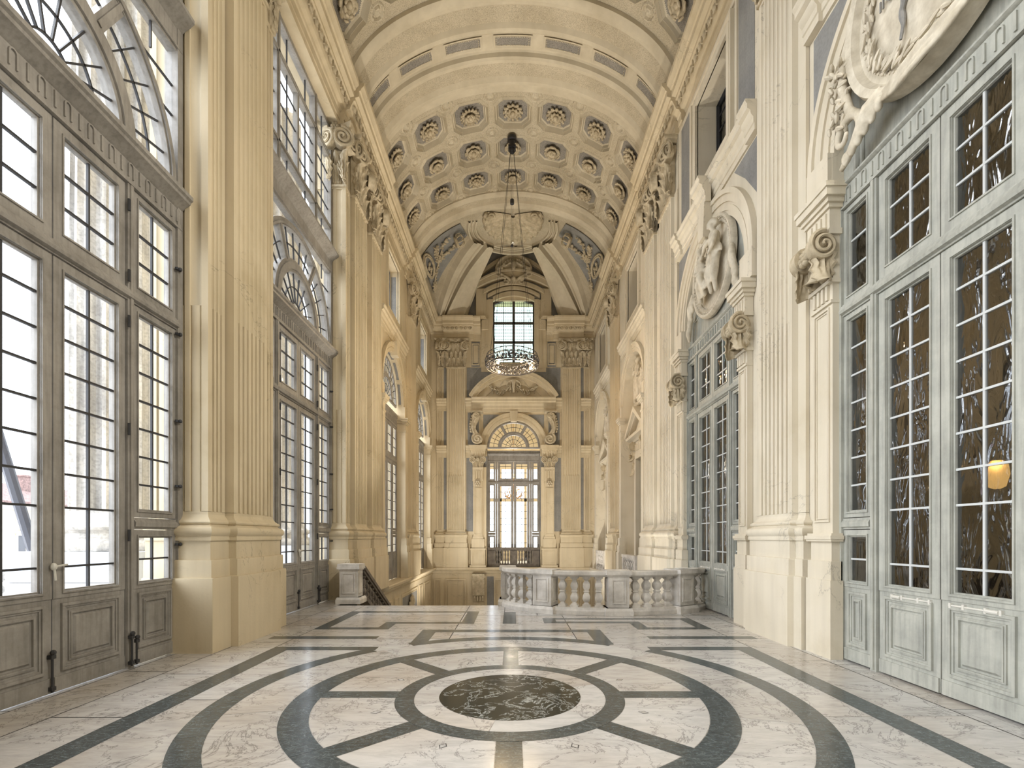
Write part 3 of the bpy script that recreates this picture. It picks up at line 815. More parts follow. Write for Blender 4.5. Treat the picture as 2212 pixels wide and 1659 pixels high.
# ---------------------------------------------------------------- the two great left windows
for i, c in enumerate((BAY1, BAY2)):
    root, fr = great_unit(-1, 'window_%d' % (i+1), c, 4.72, .925, .12, 1.80, M_WL, M_IR, M_GL, M_IR, side_cols=2, top=12.06)
    b = MB(mir(-1)); frieze_beam(b, c-1.89, c+1.89, 4.72, 8.36, 8.88, .26, flutes=False)
    b.build('cornice', M_WL, root, smooth=30)
    fanlight(root, -1, c, 6.44, 4.72, 1.80, 8.38, 1.80, M_WL, M_IR, M_GL)
    upper_light(root, -1, c, 4.72, 1.80, 8.88, 12.06, M_WL, M_IR, M_GL)

# ================================================================ wall pieces with arched openings
def arch_wall(mb, c, y0, y1, half, d0, d1, zs, zt, z0=0):
    """slab d0..d1 from y0 to y1 with a round-headed opening (spring line zs), up to zt"""
    mb.box(d0,d1,y0,c-half,z0,zs); mb.box(d0,d1,c+half,y1,z0,zs)
    n = 28
    for i in range(n):
        a, b = PI-PI*i/n, PI-PI*(i+1)/n
        p = (c+half*math.cos(a), zs+half*math.sin(a)); q = (c+half*math.cos(b), zs+half*math.sin(b))
        mb.prism([p,q,(q[0],zt),(p[0],zt)], lambda u,v,t: (t,u,v), d0, d1)
    mb.box(d0,d1,y0,c-half,zs,zt); mb.box(d0,d1,c+half,y1,zs,zt)
def holed(mb, y0, y1, z0, z1, hy0, hy1, hz0, hz1, d0, d1):
    mb.box(d0,d1,y0,hy0,z0,z1); mb.box(d0,d1,hy1,y1,z0,z1); mb.box(d0,d1,hy0,hy1,z0,hz0); mb.box(d0,d1,hy0,hy1,hz1,z1)
def archivolt(mb, c, zs, r0, r1, d, a0=0, a1=PI):
    w_ = r1-r0
    for ra, rb, p in ((0,.18,.02),(.18,.40,.045),(.40,.50,.03),(.50,.80,.06),(.80,1,.10)): arcbar(mb, c, zs, r0+w_*ra, r0+w_*rb, a0, a1, d-p, d+.02, n=36)
def string(mb, y0, y1, d, zb, zt):
    h = zt-zb
    mb.prism([(d+.09,zb),(d-.03,zb),(d-.03,zb+.22*h),(d-.05,zb+.24*h),(d-.05,zb+.42*h),(d-.08,zb+.48*h),(d-.10,zb+.56*h),(d-.10,zb+.64*h),(d-.16,zb+.70*h),(d-.16,zb+.84*h),(d-.19,zb+.92*h),(d-.19,zt),(d+.09,zt)],
             lambda p,q,t: (p,t,q), y0, y1)
def surround(mb, y0,y1,z0,z1, d, w_=.22):
    rring(mb, y0-w_,y1+w_,z0-w_,z1+w_, .05, d-.08,d+.02); rring(mb, y0-w_+.05,y1+w_-.05,z0-w_+.05,z1+w_-.05, .07, d-.045,d+.02)
    rring(mb, y0-w_+.12,y1+w_-.12,z0-w_+.12,z1+w_-.12, w_-.12, d-.06,d+.02)
def impost(mb, y0, y1, d, zb, zt, lip=.10):
    """moulded cap of a jamb pilaster y0..y1 whose face is at d"""
    h = zt-zb
    for a, b, o in ((0,.12,.02),(.12,.55,.0),(.55,.64,.03),(.64,.74,.06),(.74,.90,lip),(.90,1,lip+.02)):
        mb.box(d-o, d+.155, y0-o, y1+o, zb+a*h, zb+b*h)
wl = MB(mir(-1)); wlt = MB(mir(-1))
# lintels over the great windows, wall above the entablature, wall below floor level
for c in (-.73, BAY1, BAY2): wl.box(*(5.15,5.16,c,c+.1,12.2,12.3))
wl.box(4.3,5.1,-4.4,-2.65,0,ZC); wl.box(4.3,5.2,-6,-4.4,0,ZC+.1)
for c in (-.73, BAY1, BAY2): wl.box(4.64,5.2,c-1.89,c+1.87,ZC+.06,ZC+.3)
wl.box(4.95,5.2,-6,YF+.6,13.1,16.2)
wl.box(4.30,5.2,11.2,YF+.2,ZL,-.10)
wl.box(4.34,5.2,15.70,15.79,-.12,ZC)
wl.box(4.34,5.2,19.55,21.41,-.12,ZC)
wl.box(4.34,5.2,25.33,YF+.02,-.12,ZC)
blue = MB(mir(-1)); ZA = 6.70
SLIM = mir(-1) @ Matrix.Translation((4.58,0,0)) @ Matrix.Diagonal((.38,1,1,1)) @ Matrix.Translation((-4.58,0,0))   # slender frames
for n_, c in ((3,BAY3),(4,BAY4)):
    y0, y1 = (15.78,19.56) if n_ == 3 else (21.40,25.34)
    H = 1.52
    arch_wall(wl, c, y0, y1, H, 4.34, 5.05, ZA, 8.9)
    holed(wl, y0, y1, 8.9, ZC+.1, c-.80, c+.80, 9.62, 11.62, 4.34, 5.05)
    for s in (-1,1):
        a, b = sorted((c+s*(H-.005), c+s*(H+.30))); wlt.box(4.22,4.36,a,b,0,5.72); impost(wlt, a, b, 4.22, 5.72, 6.25)
        a2, b2 = sorted((c+s*(H-.012), c+s*(H+.02))); 
        # impost returns into the deep jamb
        for q, o in ((5.72,.012),(6.06,.04),(6.16,.07)): wlt.box(4.22,5.0,*sorted((c+s*(H-o), c+s*(H+.1))),q,q+.1)
        for zz in ((0,1.0,.10),(1.0,1.26,.07),(1.26,1.56,.045)): wlt.box(4.22-zz[2],4.40,*sorted((c+s*(H-zz[2]*.6), c+s*(H+.30+zz[2]))),zz[0],zz[1])
        # blue panels on the arch soffit
    archivolt(wlt, c, ZA, H, H+.32, 4.32)
    for s in (-1,1): wlt.box(4.24,4.40,*sorted((c+s*(H-.006), c+s*(H+.30))),6.25,ZA)
    for k in range(5):
        a0 = PI*(k+.09)/5; a1 = PI*(k+.91)/5
        arcbar(blue, c, ZA, H-.012, H+.01, a0, a1, 4.39, 4.49)
        for aa, bb, e0, e1 in ((a0-.02,a1+.02,4.36,4.39),(a0-.02,a1+.02,4.49,4.52)): arcbar(wlt, c, ZA, H-.022, H+.01, aa, bb, e0, e1)
        for aa in (a0-.02, a1): arcbar(wlt, c, ZA, H-.022, H+.01, aa, aa+.02, 4.37, 4.51, n=2)
    string(wlt, y0, y1, 4.34, 8.60, 9.18)
    surround(wlt, c-.80,c+.80,9.62,11.62, 4.34)
    # keystone
    wlt.prism([(c-.14,8.12),(c+.14,8.12),(c+.20,8.62),(c-.20,8.62)], lambda p,q,t: (t,p,q), 4.14, 4.4)
    # reveal panels of the upper opening
    for s in (-1,1): blue.box(4.42,4.60,*sorted((c+s*.795,c+s*.81)),9.82,11.42)
    root, fr = great_unit(-1, 'window_%d' % n_, c, 4.58, .74, .10, 1.42, M_WL, M_IR, M_GL, M_IR, side_cols=1, zfrieze=(5.88,6.40), bolts=False, far=SLIM)
    fanlight(root, -1, c, ZA, 4.58, 1.45, None, 1.45, M_WL, M_IR, M_GL, far=SLIM)
    wm, bm, gm = MB(mir(-1)), MB(mir(-1)), MB(mir(-1))
    casement(wm,bm,gm,c-.80,c,9.62,11.62,.06,2,[10.1,10.6,11.1],4.70); casement(wm,bm,gm,c,c+.80,9.62,11.62,.06,2,[10.1,10.6,11.1],4.70)
    o = wm.build('upper_window', M_WL, root, smooth=0); bm.build('glazing_bars', M_IR, o, smooth=0); gm.build('glass', M_GL, o, smooth=0)
# ledge under the arched windows and panels of the wall below
wlt.prism([(4.36,-.30),(4.24,-.28),(4.22,-.20),(4.12,-.16),(4.05,-.12),(4.03,-.03),(4.06,0),(4.9,0),(4.9,-.30)], lambda p,q,t: (p,t,q), 15.9, YF-.02)
wlt.prism([(4.36,-.42),(4.27,-.40),(4.27,-.34),(4.30,-.30),(4.5,-.30)], lambda p,q,t: (p,t,q), 12.6, YF-.02)
for a, b, bl in ((13.2,14.6,0),(15.0,17.2,1),(17.6,18.4,0),(18.8,22.0,1),(22.4,23.2,0),(23.6,25.3,0)):
    rring(wlt, a, b, -2.9, -.62, .07, 4.27, 4.32); rring(wlt, a+.12, b-.12, -2.78, -.74, .03, 4.285, 4.32)
    if bl: blue.box(4.292,4.31,a+.16,b-.16,-2.74,-.78)
wall_left = struct(wl.build('wall_left', M_PL, smooth=0))
struct(wlt.build('trim_3', M_PL, smooth=30)); struct(blue.build('trim_6', M_BL, smooth=0))
cart = MB(mir(-1))
cart.ball((4.22,20.4,-1.75),(.06,.50,.78),18,12)
for k in range(16): cart.ball((4.215,20.4+.55*math.cos(2*PI*k/16),-1.75+.85*math.sin(2*PI*k/16)),(.06,.11,.11),7,5)
for k in range(5): cart.tube([(4.24,20.4-.30+.15*k,-1.3),(4.22,20.4-.22+.11*k,-1.75),(4.24,20.4-.1+.05*k,-2.2)],.035,5)
tag(cart.build('cartouche', M_ORN), 'oval stucco cartouche on the low stair wall under the arched windows', 'cartouche')

# ================================================================ right wall
wr = MB(mir(1)); wrt = MB(mir(1)); bluer = MB(mir(1))
wr.box(4.95,5.2,-6,YF+.6,13.1,16.2)
wr.box(4.345,5.2,9.9,YF+.2,ZL,-.10)
wr.box(4.305,5.05,14.0,15.80,-.1,ZC); wr.box(4.305,5.05,-6,1.2,0,ZC+.04)
bk = MB(); bk.box(-5.2,5.2,-6.3,-6,-.3,16.2); struct(bk.build('wall_back', M_PLW, smooth=0))
wr.box(4.34,5.2,19.5,21.46,-.1,ZC); wr.box(4.34,5.2,25.28,YF-.02,-.1,ZC)
def blob(name, caps, mat, parent=None, vox=.022, balls=(), smooth_it=3, extra=None):
    """one continuous carved body grown from overlapping limbs and swellings"""
    mb = MB()
    for p, q, ra, rb in caps:
        p, q = Vector(p), Vector(q); n = 5
        mb.tube([p+(q-p)*i/n for i in range(n+1)], [ra+(rb-ra)*i/n for i in range(n+1)], 9)
        mb.ball(p, ra, 9, 7); mb.ball(q, rb, 9, 7)
    for c, r in balls: mb.ball(c, r, 10, 8)
    if extra: extra(mb)
    o = mb.build(name, mat, parent, local=True, smooth=0)
    m = o.modifiers.new('remesh', 'REMESH'); m.mode = 'VOXEL'; m.voxel_size = vox; m.use_smooth_shade = True
    if smooth_it: s = o.modifiers.new('smooth', 'SMOOTH'); s.iterations = smooth_it; s.factor = .5
    return o
def folds(mb, p, q, width, n, depth, r=.03, sway=.08):
    """hanging drapery folds between two points (y, z), x is relief height"""
    for i in range(n):
        t = i/(n-1)-.5; pts = []
        for k in range(7):
            f = k/6; pts.append((depth*(1-.3*abs(t))+.03*math.sin(3*f+i), p[0]+(q[0]-p[0])*f+t*width*(.6+.5*f)+sway*math.sin(PI*f)*(.5+t), p[1]+(q[1]-p[1])*f))
        mb.tube(pts, [r*(.8+.4*math.sin(PI*k/6)) for k in range(7)], 6)
def bracket_pilaster(sg, y0, y1, label):
    yc = (y0+y1)/2; wd = y1-y0
    t = thing('bracket_pilaster', label, 'pilaster', (sg*4.2, yc, 0), 0, None); M = mir(sg)
    p = MB(M)
    for za, zb, o in ((0,1.03,.045),(1.03,1.28,.03),(1.28,1.54,.0)): p.box(4.18-o,4.302,y0-o,y1+o,za,zb)
    p.build('plinth', M_PLW, t, smooth=0)
    s = MB(M)
    for za, zb, o in ((1.54,1.57,.05),(1.57,1.62,.065),(1.62,1.65,.04)): s.box(4.19-o,4.302,y0-o,y1+o,za,zb)
    s.box(4.20,4.302,y0+.01,y1-.01,1.65,4.94)
    rring(s, y0+.06,y1-.06,1.80,4.64,.022,4.178,4.21); rring(s, y0+.10,y1-.10,1.84,4.60,.014,4.186,4.21)
    s.box(4.17,4.302,y0,y1,4.68,4.72)
    for k in range(4): s.box(4.165,4.21,y0+.05+wd*.8*k/4+.02,y0+.05+wd*.8*k/4+.065,4.74,4.93)
    s.box(4.15,4.302,y0-.02,y1+.02,4.94,4.99)
    s.build('shaft', M_PLW, t, smooth=0)
    i = MB(M)
    i.box(4.20,4.302,y0,y1,4.99,5.56)
    impost(i, y0-.02, y1+.02, 4.14, 5.56, 6.18, .10)
    for k in range(4): i.box(4.115,4.16,y0+.03+wd*.23*k,y0+.09+wd*.23*k,5.65,5.86)
    for za, zb, o in ((6.18,6.70,0),): i.box(4.24,4.302,y0+.08,y1,za,zb)
    io = i.build('impost', M_PLW, t, smooth=0)
    # acanthus bracket: hanging leaves, scrolls and blossoms
    for dy, sc, rx in ((-.13,.55,0),(.13,.55,0)):
        inst(ME_LEAF, 'acanthus_leaf', t, (sg*(4.14-4.2), dy, 5.0), (0,0,sg*-PI/2*-1 if False else (PI/2 if sg > 0 else -PI/2)), (.5,.75,.56))
    inst(ME_LEAF, 'acanthus_leaf', t, (sg*(4.14-4.2), 0, 5.58), (PI,0,(PI/2 if sg > 0 else -PI/2)), (.62,-.8,.62))
    for s_ in (-1,1):
        inst(ME_VOL, 'volute', t, (sg*-.14, s_*wd*.46, 5.42), (0,0,PI if s_ < 0 else 0), (.8,.8,.8))
        inst(ME_LEAF, 'acanthus_leaf', t, (sg*-.13, s_*wd*.46, 5.44), (PI,0,PI if s_ < 0 else 0), (.5,-.6,.55))
        inst(ME_FLW, 'blossom', t, (sg*-.16, s_*wd*.2, 5.46), (0,0,PI/2 if sg > 0 else -PI/2), .9)
    inst(ME_FLW, 'blossom', t, (sg*-.22, 0, 5.36), (0,0,PI/2 if sg > 0 else -PI/2), 1.1)
    return t
for i, c in enumerate((4.93, 10.56)):
    y0, y1 = (1.2, 7.75) if i == 0 else (7.75, 14.0)
    arch_wall(wr, c, y0, y1, 1.56, 4.305, 5.05, 6.70, 8.7)
    holed(wr, y0, y1, 8.7, ZC+.04, c-.83, c+.83, 9.62, 11.65, 4.305, 5.05)
    archivolt(wrt, c, 6.70, 1.56, 2.02, 4.29)
    for s in (-1,1): wrt.box(4.18,4.40,*sorted((c+s*1.553, c+s*2.02)),6.185,6.705)
    y0, y1 = (2.86, 7.07) if i == 0 else (8.51, 12.63)
    string(wrt, y0, y1, 4.30, 8.72, 9.24)
    # projecting blocks of the string course beside the pilasters and over the keystone
    for yy in (y0-.004, y1-.346): string(wrt, yy, yy+.35, 4.24, 8.715, 9.245)
    string(wrt, c-.24, c+.24, 4.10, 8.71, 9.25)
    wrt.prism([(c-.13,8.02),(c+.13,8.02),(c+.21,8.72),(c-.21,8.72)], lambda p,q,t: (t,p,q), 4.06, 4.4)
    surround(wrt, c-.83,c+.83,9.62,11.65, 4.305, .24)
    rring(wrt, c-1.24, c+1.24, 9.30, 11.99, .06, 4.27, 4.31)
    for s in (-1,1):
        a, b = sorted((c+s*1.27, c+s*1.88)); bluer.box(4.296,4.31,a,b,9.34,11.95)
        a, b = sorted((c+s*2.04, c+s*1.55)); bluer.prism([(c+s*2.03,7.6),(c+s*2.03,8.66),(c+s*1.1,8.66),(c+s*1.55,8.22)], lambda p,q,t: (t,p,q), 4.290, 4.31)
    root, fr = great_unit(1, 'door_%d' % (i+1), c, 4.37, .83, .12, 1.44, M_WR, M_BW, M_GD, M_BR, side_cols=1, zfrieze=(5.86,6.18), bolts=False, flat=True)
    ty = MB()
    n = 30
    ty.prism([(c-1.6,6.12),(c+1.6,6.12)]+[(c+1.6*math.cos(PI*k/n), 6.70+1.6*math.sin(PI*k/n)) for k in range(n+1)], lambda p,q,t: (t,p,q), 4.40, 4.47)
    for r_, kx in ((1.30,.034),(1.19,.020)):
        pts = []
        for k in range(41):
            a = PI*k/40; y = r_*math.cos(a); z = 6.26+(.30+.55*abs(math.sin(a))**.6+.10*math.cos(6*a))*(r_/1.28)
            pts.append((4.392, c+y, z if 0 < k < 40 else 6.26))
        ty.tube(pts+[(4.395,c-r_,6.24),(4.395,c+r_,6.24)], kx, 6, wrap=True)
    ty.build('tympanum_board', M_WR, root, smooth=30)
    rb = MB()
    for s in (-1,1):
        a = c+s*.10; b = c+s*.62
        rb.tube([(4.315,a,.925),(4.315,b,.925)], .011, 7)
        for y in (a+s*.02, a+s*.16, b-s*.14, b): rb.box(4.302,4.34,y-.012,y+.012,.90,.95)
        rb.tube([(4.305,b-s*.13,.925),(4.305,b-s*.01,.925)], .02, 8)
    rb.build('slide_bolts', M_BR, root)
    wm, bm, gm = MB(), MB(), MB()
    for a, b in ((c-.83,c),(c,c+.83)): casement(wm,bm,gm,a,b,9.62,11.65,.05,2,[9.95,10.3,10.65,11.0,11.35],4.80)
    o = wm.build('upper_window', M_IR, root, smooth=0); bm.build('glazing_bars', M_IR, o, smooth=0); gm.build('glass', M_GD, o, smooth=0)
bracket_pilaster(1, 6.40, 6.84, 'panelled pilaster with acanthus bracket at the far jamb of the large right door unit')
bracket_pilaster(1, 3.06, 3.46, 'panelled pilaster with acanthus bracket at the near jamb of the large right door unit')
bracket_pilaster(1, 8.74, 9.10, 'panelled pilaster with acanthus bracket close behind the pale sunlit pilaster')
bracket_pilaster(1, 12.02, 12.40, 'panelled pilaster with acanthus bracket rising behind the bowed balustrade')

# ---------------------------------------------------------------- oval relief with two figures (second bay)
def oval_frame(mb, c, z, a, b, d, prof, n=56):
    rings = []
    for i in range(n):
        t = 2*PI*i/n; cx, sz = math.cos(t), math.sin(t); nx, nz = b*cx, a*sz; l = math.hypot(nx, nz)
        rings.append([(d-h, c+a*cx+o*nx/l, z+b*sz+o*nz/l) for o, h in prof])
    mb.loft(rings, wrap=True)
RP = [(-.03,0),(-.03,.06),(.0,.09),(.03,.07),(.06,.07),(.09,.12),(.14,.13),(.17,.08),(.17,0)]
c, z0 = 10.50, 7.40
rel = thing('oval_relief', 'oval stone relief of two draped figures over the far green-grey door unit', 'relief', (4.30, c, z0))
m = MB(); oval_frame(m, c, z0, .86, .84, 4.36, RP)
for k in range(64): t = 2*PI*k/64; m.ball((4.25, c+.93*math.cos(t), z0+.91*math.sin(t)), .018, 5, 4)
m.build('moulded_frame', M_ORW, rel, smooth=40)
m = MB(); m.prism([(c+.84*math.cos(2*PI*k/48), z0+.82*math.sin(2*PI*k/48)) for k in range(48)], lambda p,q,t: (t,p,q), 4.33, 4.38); m.build('ground', M_ORW, rel)
X = lambda h: -h      # relief height h out of the ground, local x
def woman(mb):
    folds(mb, (.10,.05), (.35,-.55), .35, 6, -.14, .04); folds(mb, (.30,-.05), (-.05,-.50), .3, 5, -.19, .035)
blob('seated_woman', [((-.12,.30,.30),(-.10,.30,.02),.10,.13),((-.10,.30,.02),(-.24,.10,-.18),.11,.09),((-.24,.10,-.18),(-.14,.08,-.52),.085,.05),((-.1,.34,0),(-.2,.30,-.25),.11,.08),((-.2,.30,-.25),(-.12,.36,-.58),.08,.05),
      ((-.14,.38,.28),(-.22,.48,.08),.05,.04),((-.22,.48,.08),(-.26,.30,-.02),.04,.03),((-.14,.22,.28),(-.22,.06,.22),.05,.04),((-.22,.06,.22),(-.2,-.08,.34),.04,.03),((-.13,.30,.32),(-.14,.30,.44),.05,.045),((-.12,.36,-.58),(-.2,.38,-.62),.04,.025)],
     M_ORW, rel, .02, balls=[((-.16,.30,.50),(.075,.07,.09)),((-.11,.31,.53),(.09,.085,.085)),((-.09,.37,.56),(.05,.06,.05)),((-.235,.30,.49),(.018,.014,.022))], extra=woman)
def man(mb):
    folds(mb, (-.42,.15), (-.30,-.50), .28, 5, -.16, .04); folds(mb, (-.30,.40), (-.55,.0), .2, 4, -.12, .035)
blob('standing_figure', [((-.14,-.42,.42),(-.14,-.40,.10),.12,.11),((-.12,-.46,.05),(-.16,-.42,-.35),.10,.07),((-.16,-.42,-.35),(-.12,-.45,-.70),.07,.045),((-.12,-.34,.05),(-.22,-.24,-.30),.10,.07),((-.22,-.24,-.30),(-.14,-.26,-.66),.065,.045),
      ((-.15,-.52,.42),(-.24,-.58,.18),.055,.045),((-.24,-.58,.18),(-.28,-.44,.04),.045,.03),((-.15,-.32,.44),(-.24,-.16,.36),.055,.045),((-.24,-.16,.36),(-.24,-.04,.24),.045,.03),((-.15,-.42,.48),(-.18,-.41,.58),.055,.05)],
     M_ORW, rel, .02, balls=[((-.20,-.40,.66),(.08,.075,.10)),((-.15,-.41,.71),(.10,.10,.085)),((-.13,-.47,.68),(.06,.06,.08)),((-.285,-.39,.65),(.02,.015,.025)),((-.26,-.38,.60),(.03,.03,.03))], extra=man)
m = MB(); m.ball((4.30-.08, c-.08, z0+.12), (.07,.20,.28), 14, 10)
for k in range(24): t = 2*PI*k/24; m.ball((4.30-.10, c-.08+.215*math.cos(t), z0+.12+.295*math.sin(t)), .024, 5, 4)
m.build('small_shield', M_ORW, rel)
blob('putto', [((-.10,.02,.52),(-.10,.05,.66),.07,.06),((-.1,.02,.5),(-.16,-.06,.42),.05,.04),((-.12,.08,.62),(-.18,.18,.54),.035,.025)], M_ORW, rel, .018, balls=[((-.15,.06,.74),(.07,.065,.075)),((-.12,.06,.78),(.075,.075,.06))])
def sw(mb):
    for s in (-1,1):
        for k in range(9): mb.ball((-.05-.03*(k%2), s*(.99+.035*k), -.25-.09*k), (.06,.09-.004*k,.09), 7, 5)
        mb.tube([(-.04,s*1.0,-.1),(-.09,s*1.10,-.4),(-.05,s*1.18,-.7),(-.08,s*1.22,-.95),(-.04,s*1.26,-1.12)], [.06,.08,.06,.07,.03], 7)
blob('side_drapery', [], M_ORW, rel, .022, extra=sw)
# ---------------------------------------------------------------- wreathed cartouche (first bay)
c, z0 = 4.93, 7.62
rel = thing('wreathed_cartouche', 'big stone cartouche with laurel wreath and scrolls over the near right door', 'cartouche', (4.30, c, z0))
m = MB(); oval_frame(m, c, z0, .98, 1.02, 4.34, [(-.06,0),(-.06,.08),(-.02,.12),(.03,.10),(.06,.10),(.10,.18),(.18,.20),(.22,.12),(.22,0)])
for k in range(84): t = 2*PI*k/84; m.ball((4.225, c+.955*math.cos(t), z0+.995*math.sin(t)), .020, 5, 4)
m.build('moulded_frame', M_ORW, rel, smooth=40)
m = MB(); m.prism([(c+.96*math.cos(2*PI*k/48), z0+1.0*math.sin(2*PI*k/48)) for k in range(48)], lambda p,q,t: (t,p,q), 4.26, 4.36); m.ball((4.27,c,z0),(.09,.85,.9),20,12); m.build('shield', M_ORW, rel)
m = MB(); random.seed(3)
for k in range(150):
    t = 2*PI*k/150; r = 1+random.uniform(-.07,.07); q = Vector((4.19+random.uniform(-.03,.03), c+.86*r*math.cos(t), z0+.90*r*math.sin(t)))
    R = Matrix.Rotation(-t+random.uniform(-.6,.6), 3, 'X'); m.ball(q, (.022,.026,.075), 6, 5, R=R)
m.build('laurel_wreath', M_ORW, rel)
m = MB()                                   # carved ribbon and letters on the shield
rib = [(c+.14,z0+.45),(c+.34,z0+.22),(c+.44,z0+.02),(c+.36,z0-.12),(c+.20,z0-.02),(c+.12,z0+.10),(c+.08,z0-.04),(c+.22,z0-.20),(c+.30,z0-.38),(c+.28,z0-.55),(c+.32,z0-.70)]
P = []
for a, b in zip(rib, rib[1:]):
    for k in range(6): P.append((4.168, a[0]+(b[0]-a[0])*k/6, a[1]+(b[1]-a[1])*k/6))
m.tube(P, [.012+.045*math.sin(PI*i/len(P))*(.5+.5*math.sin(i*.4)**2) for i in range(len(P))], 7)
m.build('carved_ribbon', M_BL, rel)
fc = bpy.data.curves.new('letters', 'FONT'); fc.body = 'IN V'; fc.size = .17; fc.extrude = .008; fc.materials.append(M_BL)
fo = bpy.data.objects.new('letters_curve', fc); C.objects.link(fo); bpy.context.view_layer.update()
me_ = bpy.data.meshes.new_from_object(fo.evaluated_get(bpy.context.evaluated_depsgraph_get())); bpy.data.objects.remove(fo); bpy.data.curves.remove(fc)
fo = bpy.data.objects.new('letters', me_); C.objects.link(fo); fo.parent = rel
fo.rotation_euler = Matrix(((0,0,-1),(-1,0,0),(0,1,0))).to_euler(); fo.location = (-.135, .62, -.08)
def scrolls(mb):
    for s in (-1,1):
        pts = []
        for k in range(26):
            t = k/25; a = -PI*.25+t*PI*2.2; r = .24*(1-.75*t)
            pts.append((-.12-.08*t, s*(1.14-r*math.cos(a)), -1.02+r*math.sin(a)))
        mb.tube(pts, [.065*(1-.6*k/25) for k in range(26)], 8)
        for o, r in ((0,.055),(.08,.035),(-.08,.035)):
            mb.tube([(-.12,s*.60,-.98-o*.8),(-.17,s*.80,-1.06-o),(-.14,s*1.0,-1.20-o*.7),(-.11,s*1.18,-1.29-o*.4),(-.08,s*1.34,-1.31-o*.2)], [r*.9,r*1.2,r,r*.8,r*.6], 8)
        mb.tube([(-.08,s*1.17,.35),(-.13,s*1.21,.0),(-.16,s*1.20,-.4),(-.14,s*1.10,-.75),(-.12,s*.92,-.98)], [.03,.05,.06,.055,.05], 8)
        mb.tube([(-.06,s*1.30,-.1),(-.08,s*1.33,-.5),(-.08,s*1.28,-.9)], [.02,.04,.05], 8)
        for k in range(6): mb.ball((-.14, s*(.62+.11*k), -1.10-.04*k), (.05,.05,.09), 7, 5)
    for o, r in ((-.02,.055),(.07,.035),(.13,.028)):
        mb.tube([(-.10-.3*o,-.62,-1.0-o*.6),(-.18-.3*o,-.3,-1.10-o),(-.22-.3*o,0,-1.13-o),(-.18-.3*o,.3,-1.10-o),(-.10-.3*o,.62,-1.0-o*.6)], [r*.8,r,r*1.1,r,r*.8], 8)
blob('scrollwork', [], M_ORW, rel, .018, extra=scrolls, smooth_it=2)
for s in (-1,1):
    m = MB()
    for k in range(46):
        f = random.random(); q = Vector((4.17-random.uniform(0,.10), c+s*(1.22+random.uniform(-.12,.20)*(1-.3*f)), z0-.72+1.0*f*.9-.2+random.uniform(-.06,.06)))
        R = Matrix.Rotation(random.uniform(0,6.28), 3, 'X') @ Matrix.Rotation(random.uniform(-.6,.6), 3, 'Y'); m.ball(q, (.03,.028,.065), 6, 5, R=R)
    m.build('blossom_cluster', M_ORW, rel)
m = MB()
for k in range(11):
    a = PI*(k+.5)/11; m.tube([(4.16, c-.70, z0-.98+.02), (4.10, c-.70+.22*math.cos(a), z0-.98+.26*math.sin(a))], [.02,.045], 6)
m.build('small_shell', M_ORW, rel)

# ---------------------------------------------------------------- pedimented doorways in niches (third and fourth bays)
def baluster_mb(h, r=.085):
    mb = MB()
    mb.box(-r*.95,r*.95,-r*.95,r*.95,0,.07*h); mb.box(-r*.95,r*.95,-r*.95,r*.95,.94*h,h)
    pr = [(.80,.07),(.80,.10),(.52,.13),(.50,.16),(.72,.19),(1.02,.26),(1.06,.32),(.92,.39),(.60,.46),(.58,.48),(.78,.495),(.80,.51),(.78,.525),(.58,.54),(.60,.56),(.90,.63),(1.0,.69),(.92,.76),(.66,.82),(.50,.86),(.52,.88),(.78,.905),(.80,.94)]
    mb.lathe([(a*r*1.2, b*h) for a, b in pr], 0, 0, 4, PI/4, PI/4+2*PI); return mb
ME_BAL = mesh_of(baluster_mb(.66), 'baluster', M_MB, 30)
def figure_group(t, seed):
    random.seed(seed); dy = random.uniform(-.05,.05)
    def ex(mb):
        folds(mb, (.02,-.1), (.12,-.92), .5, 7, -.24, .055); folds(mb, (-.25,.25), (-.40,-.6), .3, 5, -.18, .05); folds(mb, (.3,.2), (.45,-.55), .3, 5, -.18, .05)
        for k in range(7): mb.ball((-.12, -.75+.25*k, -1.0+.06*math.sin(k)), (.10,.15,.12), 8, 6)
    blob('figure_group', [((-.22,0,.42),(-.20,.02,-.05),.15,.17),((-.2,.05,-.1),(-.28,.14,-.9),.16,.10),((-.2,-.06,-.1),(-.24,-.12,-.9),.16,.10),((-.22,.18,.40),(-.32,.42,.20),.065,.05),((-.32,.42,.2),(-.34,.36,.5),.05,.035),
        ((-.22,-.18,.40),(-.32,-.36,.12),.065,.05),((-.32,-.36,.12),(-.36,-.16,-.02),.05,.035),((-.22,0,.46),(-.24,0,.58),.06,.055),
        ((-.16,-.55,.0),(-.16,-.55,-.35),.13,.15),((-.16,-.55,-.4),(-.22,-.50,-.9),.13,.08),((-.18,-.42,-.02),(-.28,-.28,-.2),.05,.035),((-.16,.58,-.1),(-.16,.58,-.45),.13,.15),((-.16,.58,-.5),(-.22,.52,-.95),.13,.08),((-.18,.46,-.1),(-.28,.3,-.2),.05,.035)],
        M_ORW, t, .03, balls=[((-.26,dy,.68),(.10,.095,.12)),((-.21,dy,.74),(.12,.12,.10)),((-.20,-.54,.16),(.09,.085,.10)),((-.17,-.54,.21),(.10,.10,.08)),((-.20,.58,.06),(.09,.085,.10)),((-.17,.58,.11),(.10,.10,.08)),((-.36,dy,.67),(.025,.018,.03))], extra=ex)
names = {3:'nearer', 4:'farther'}
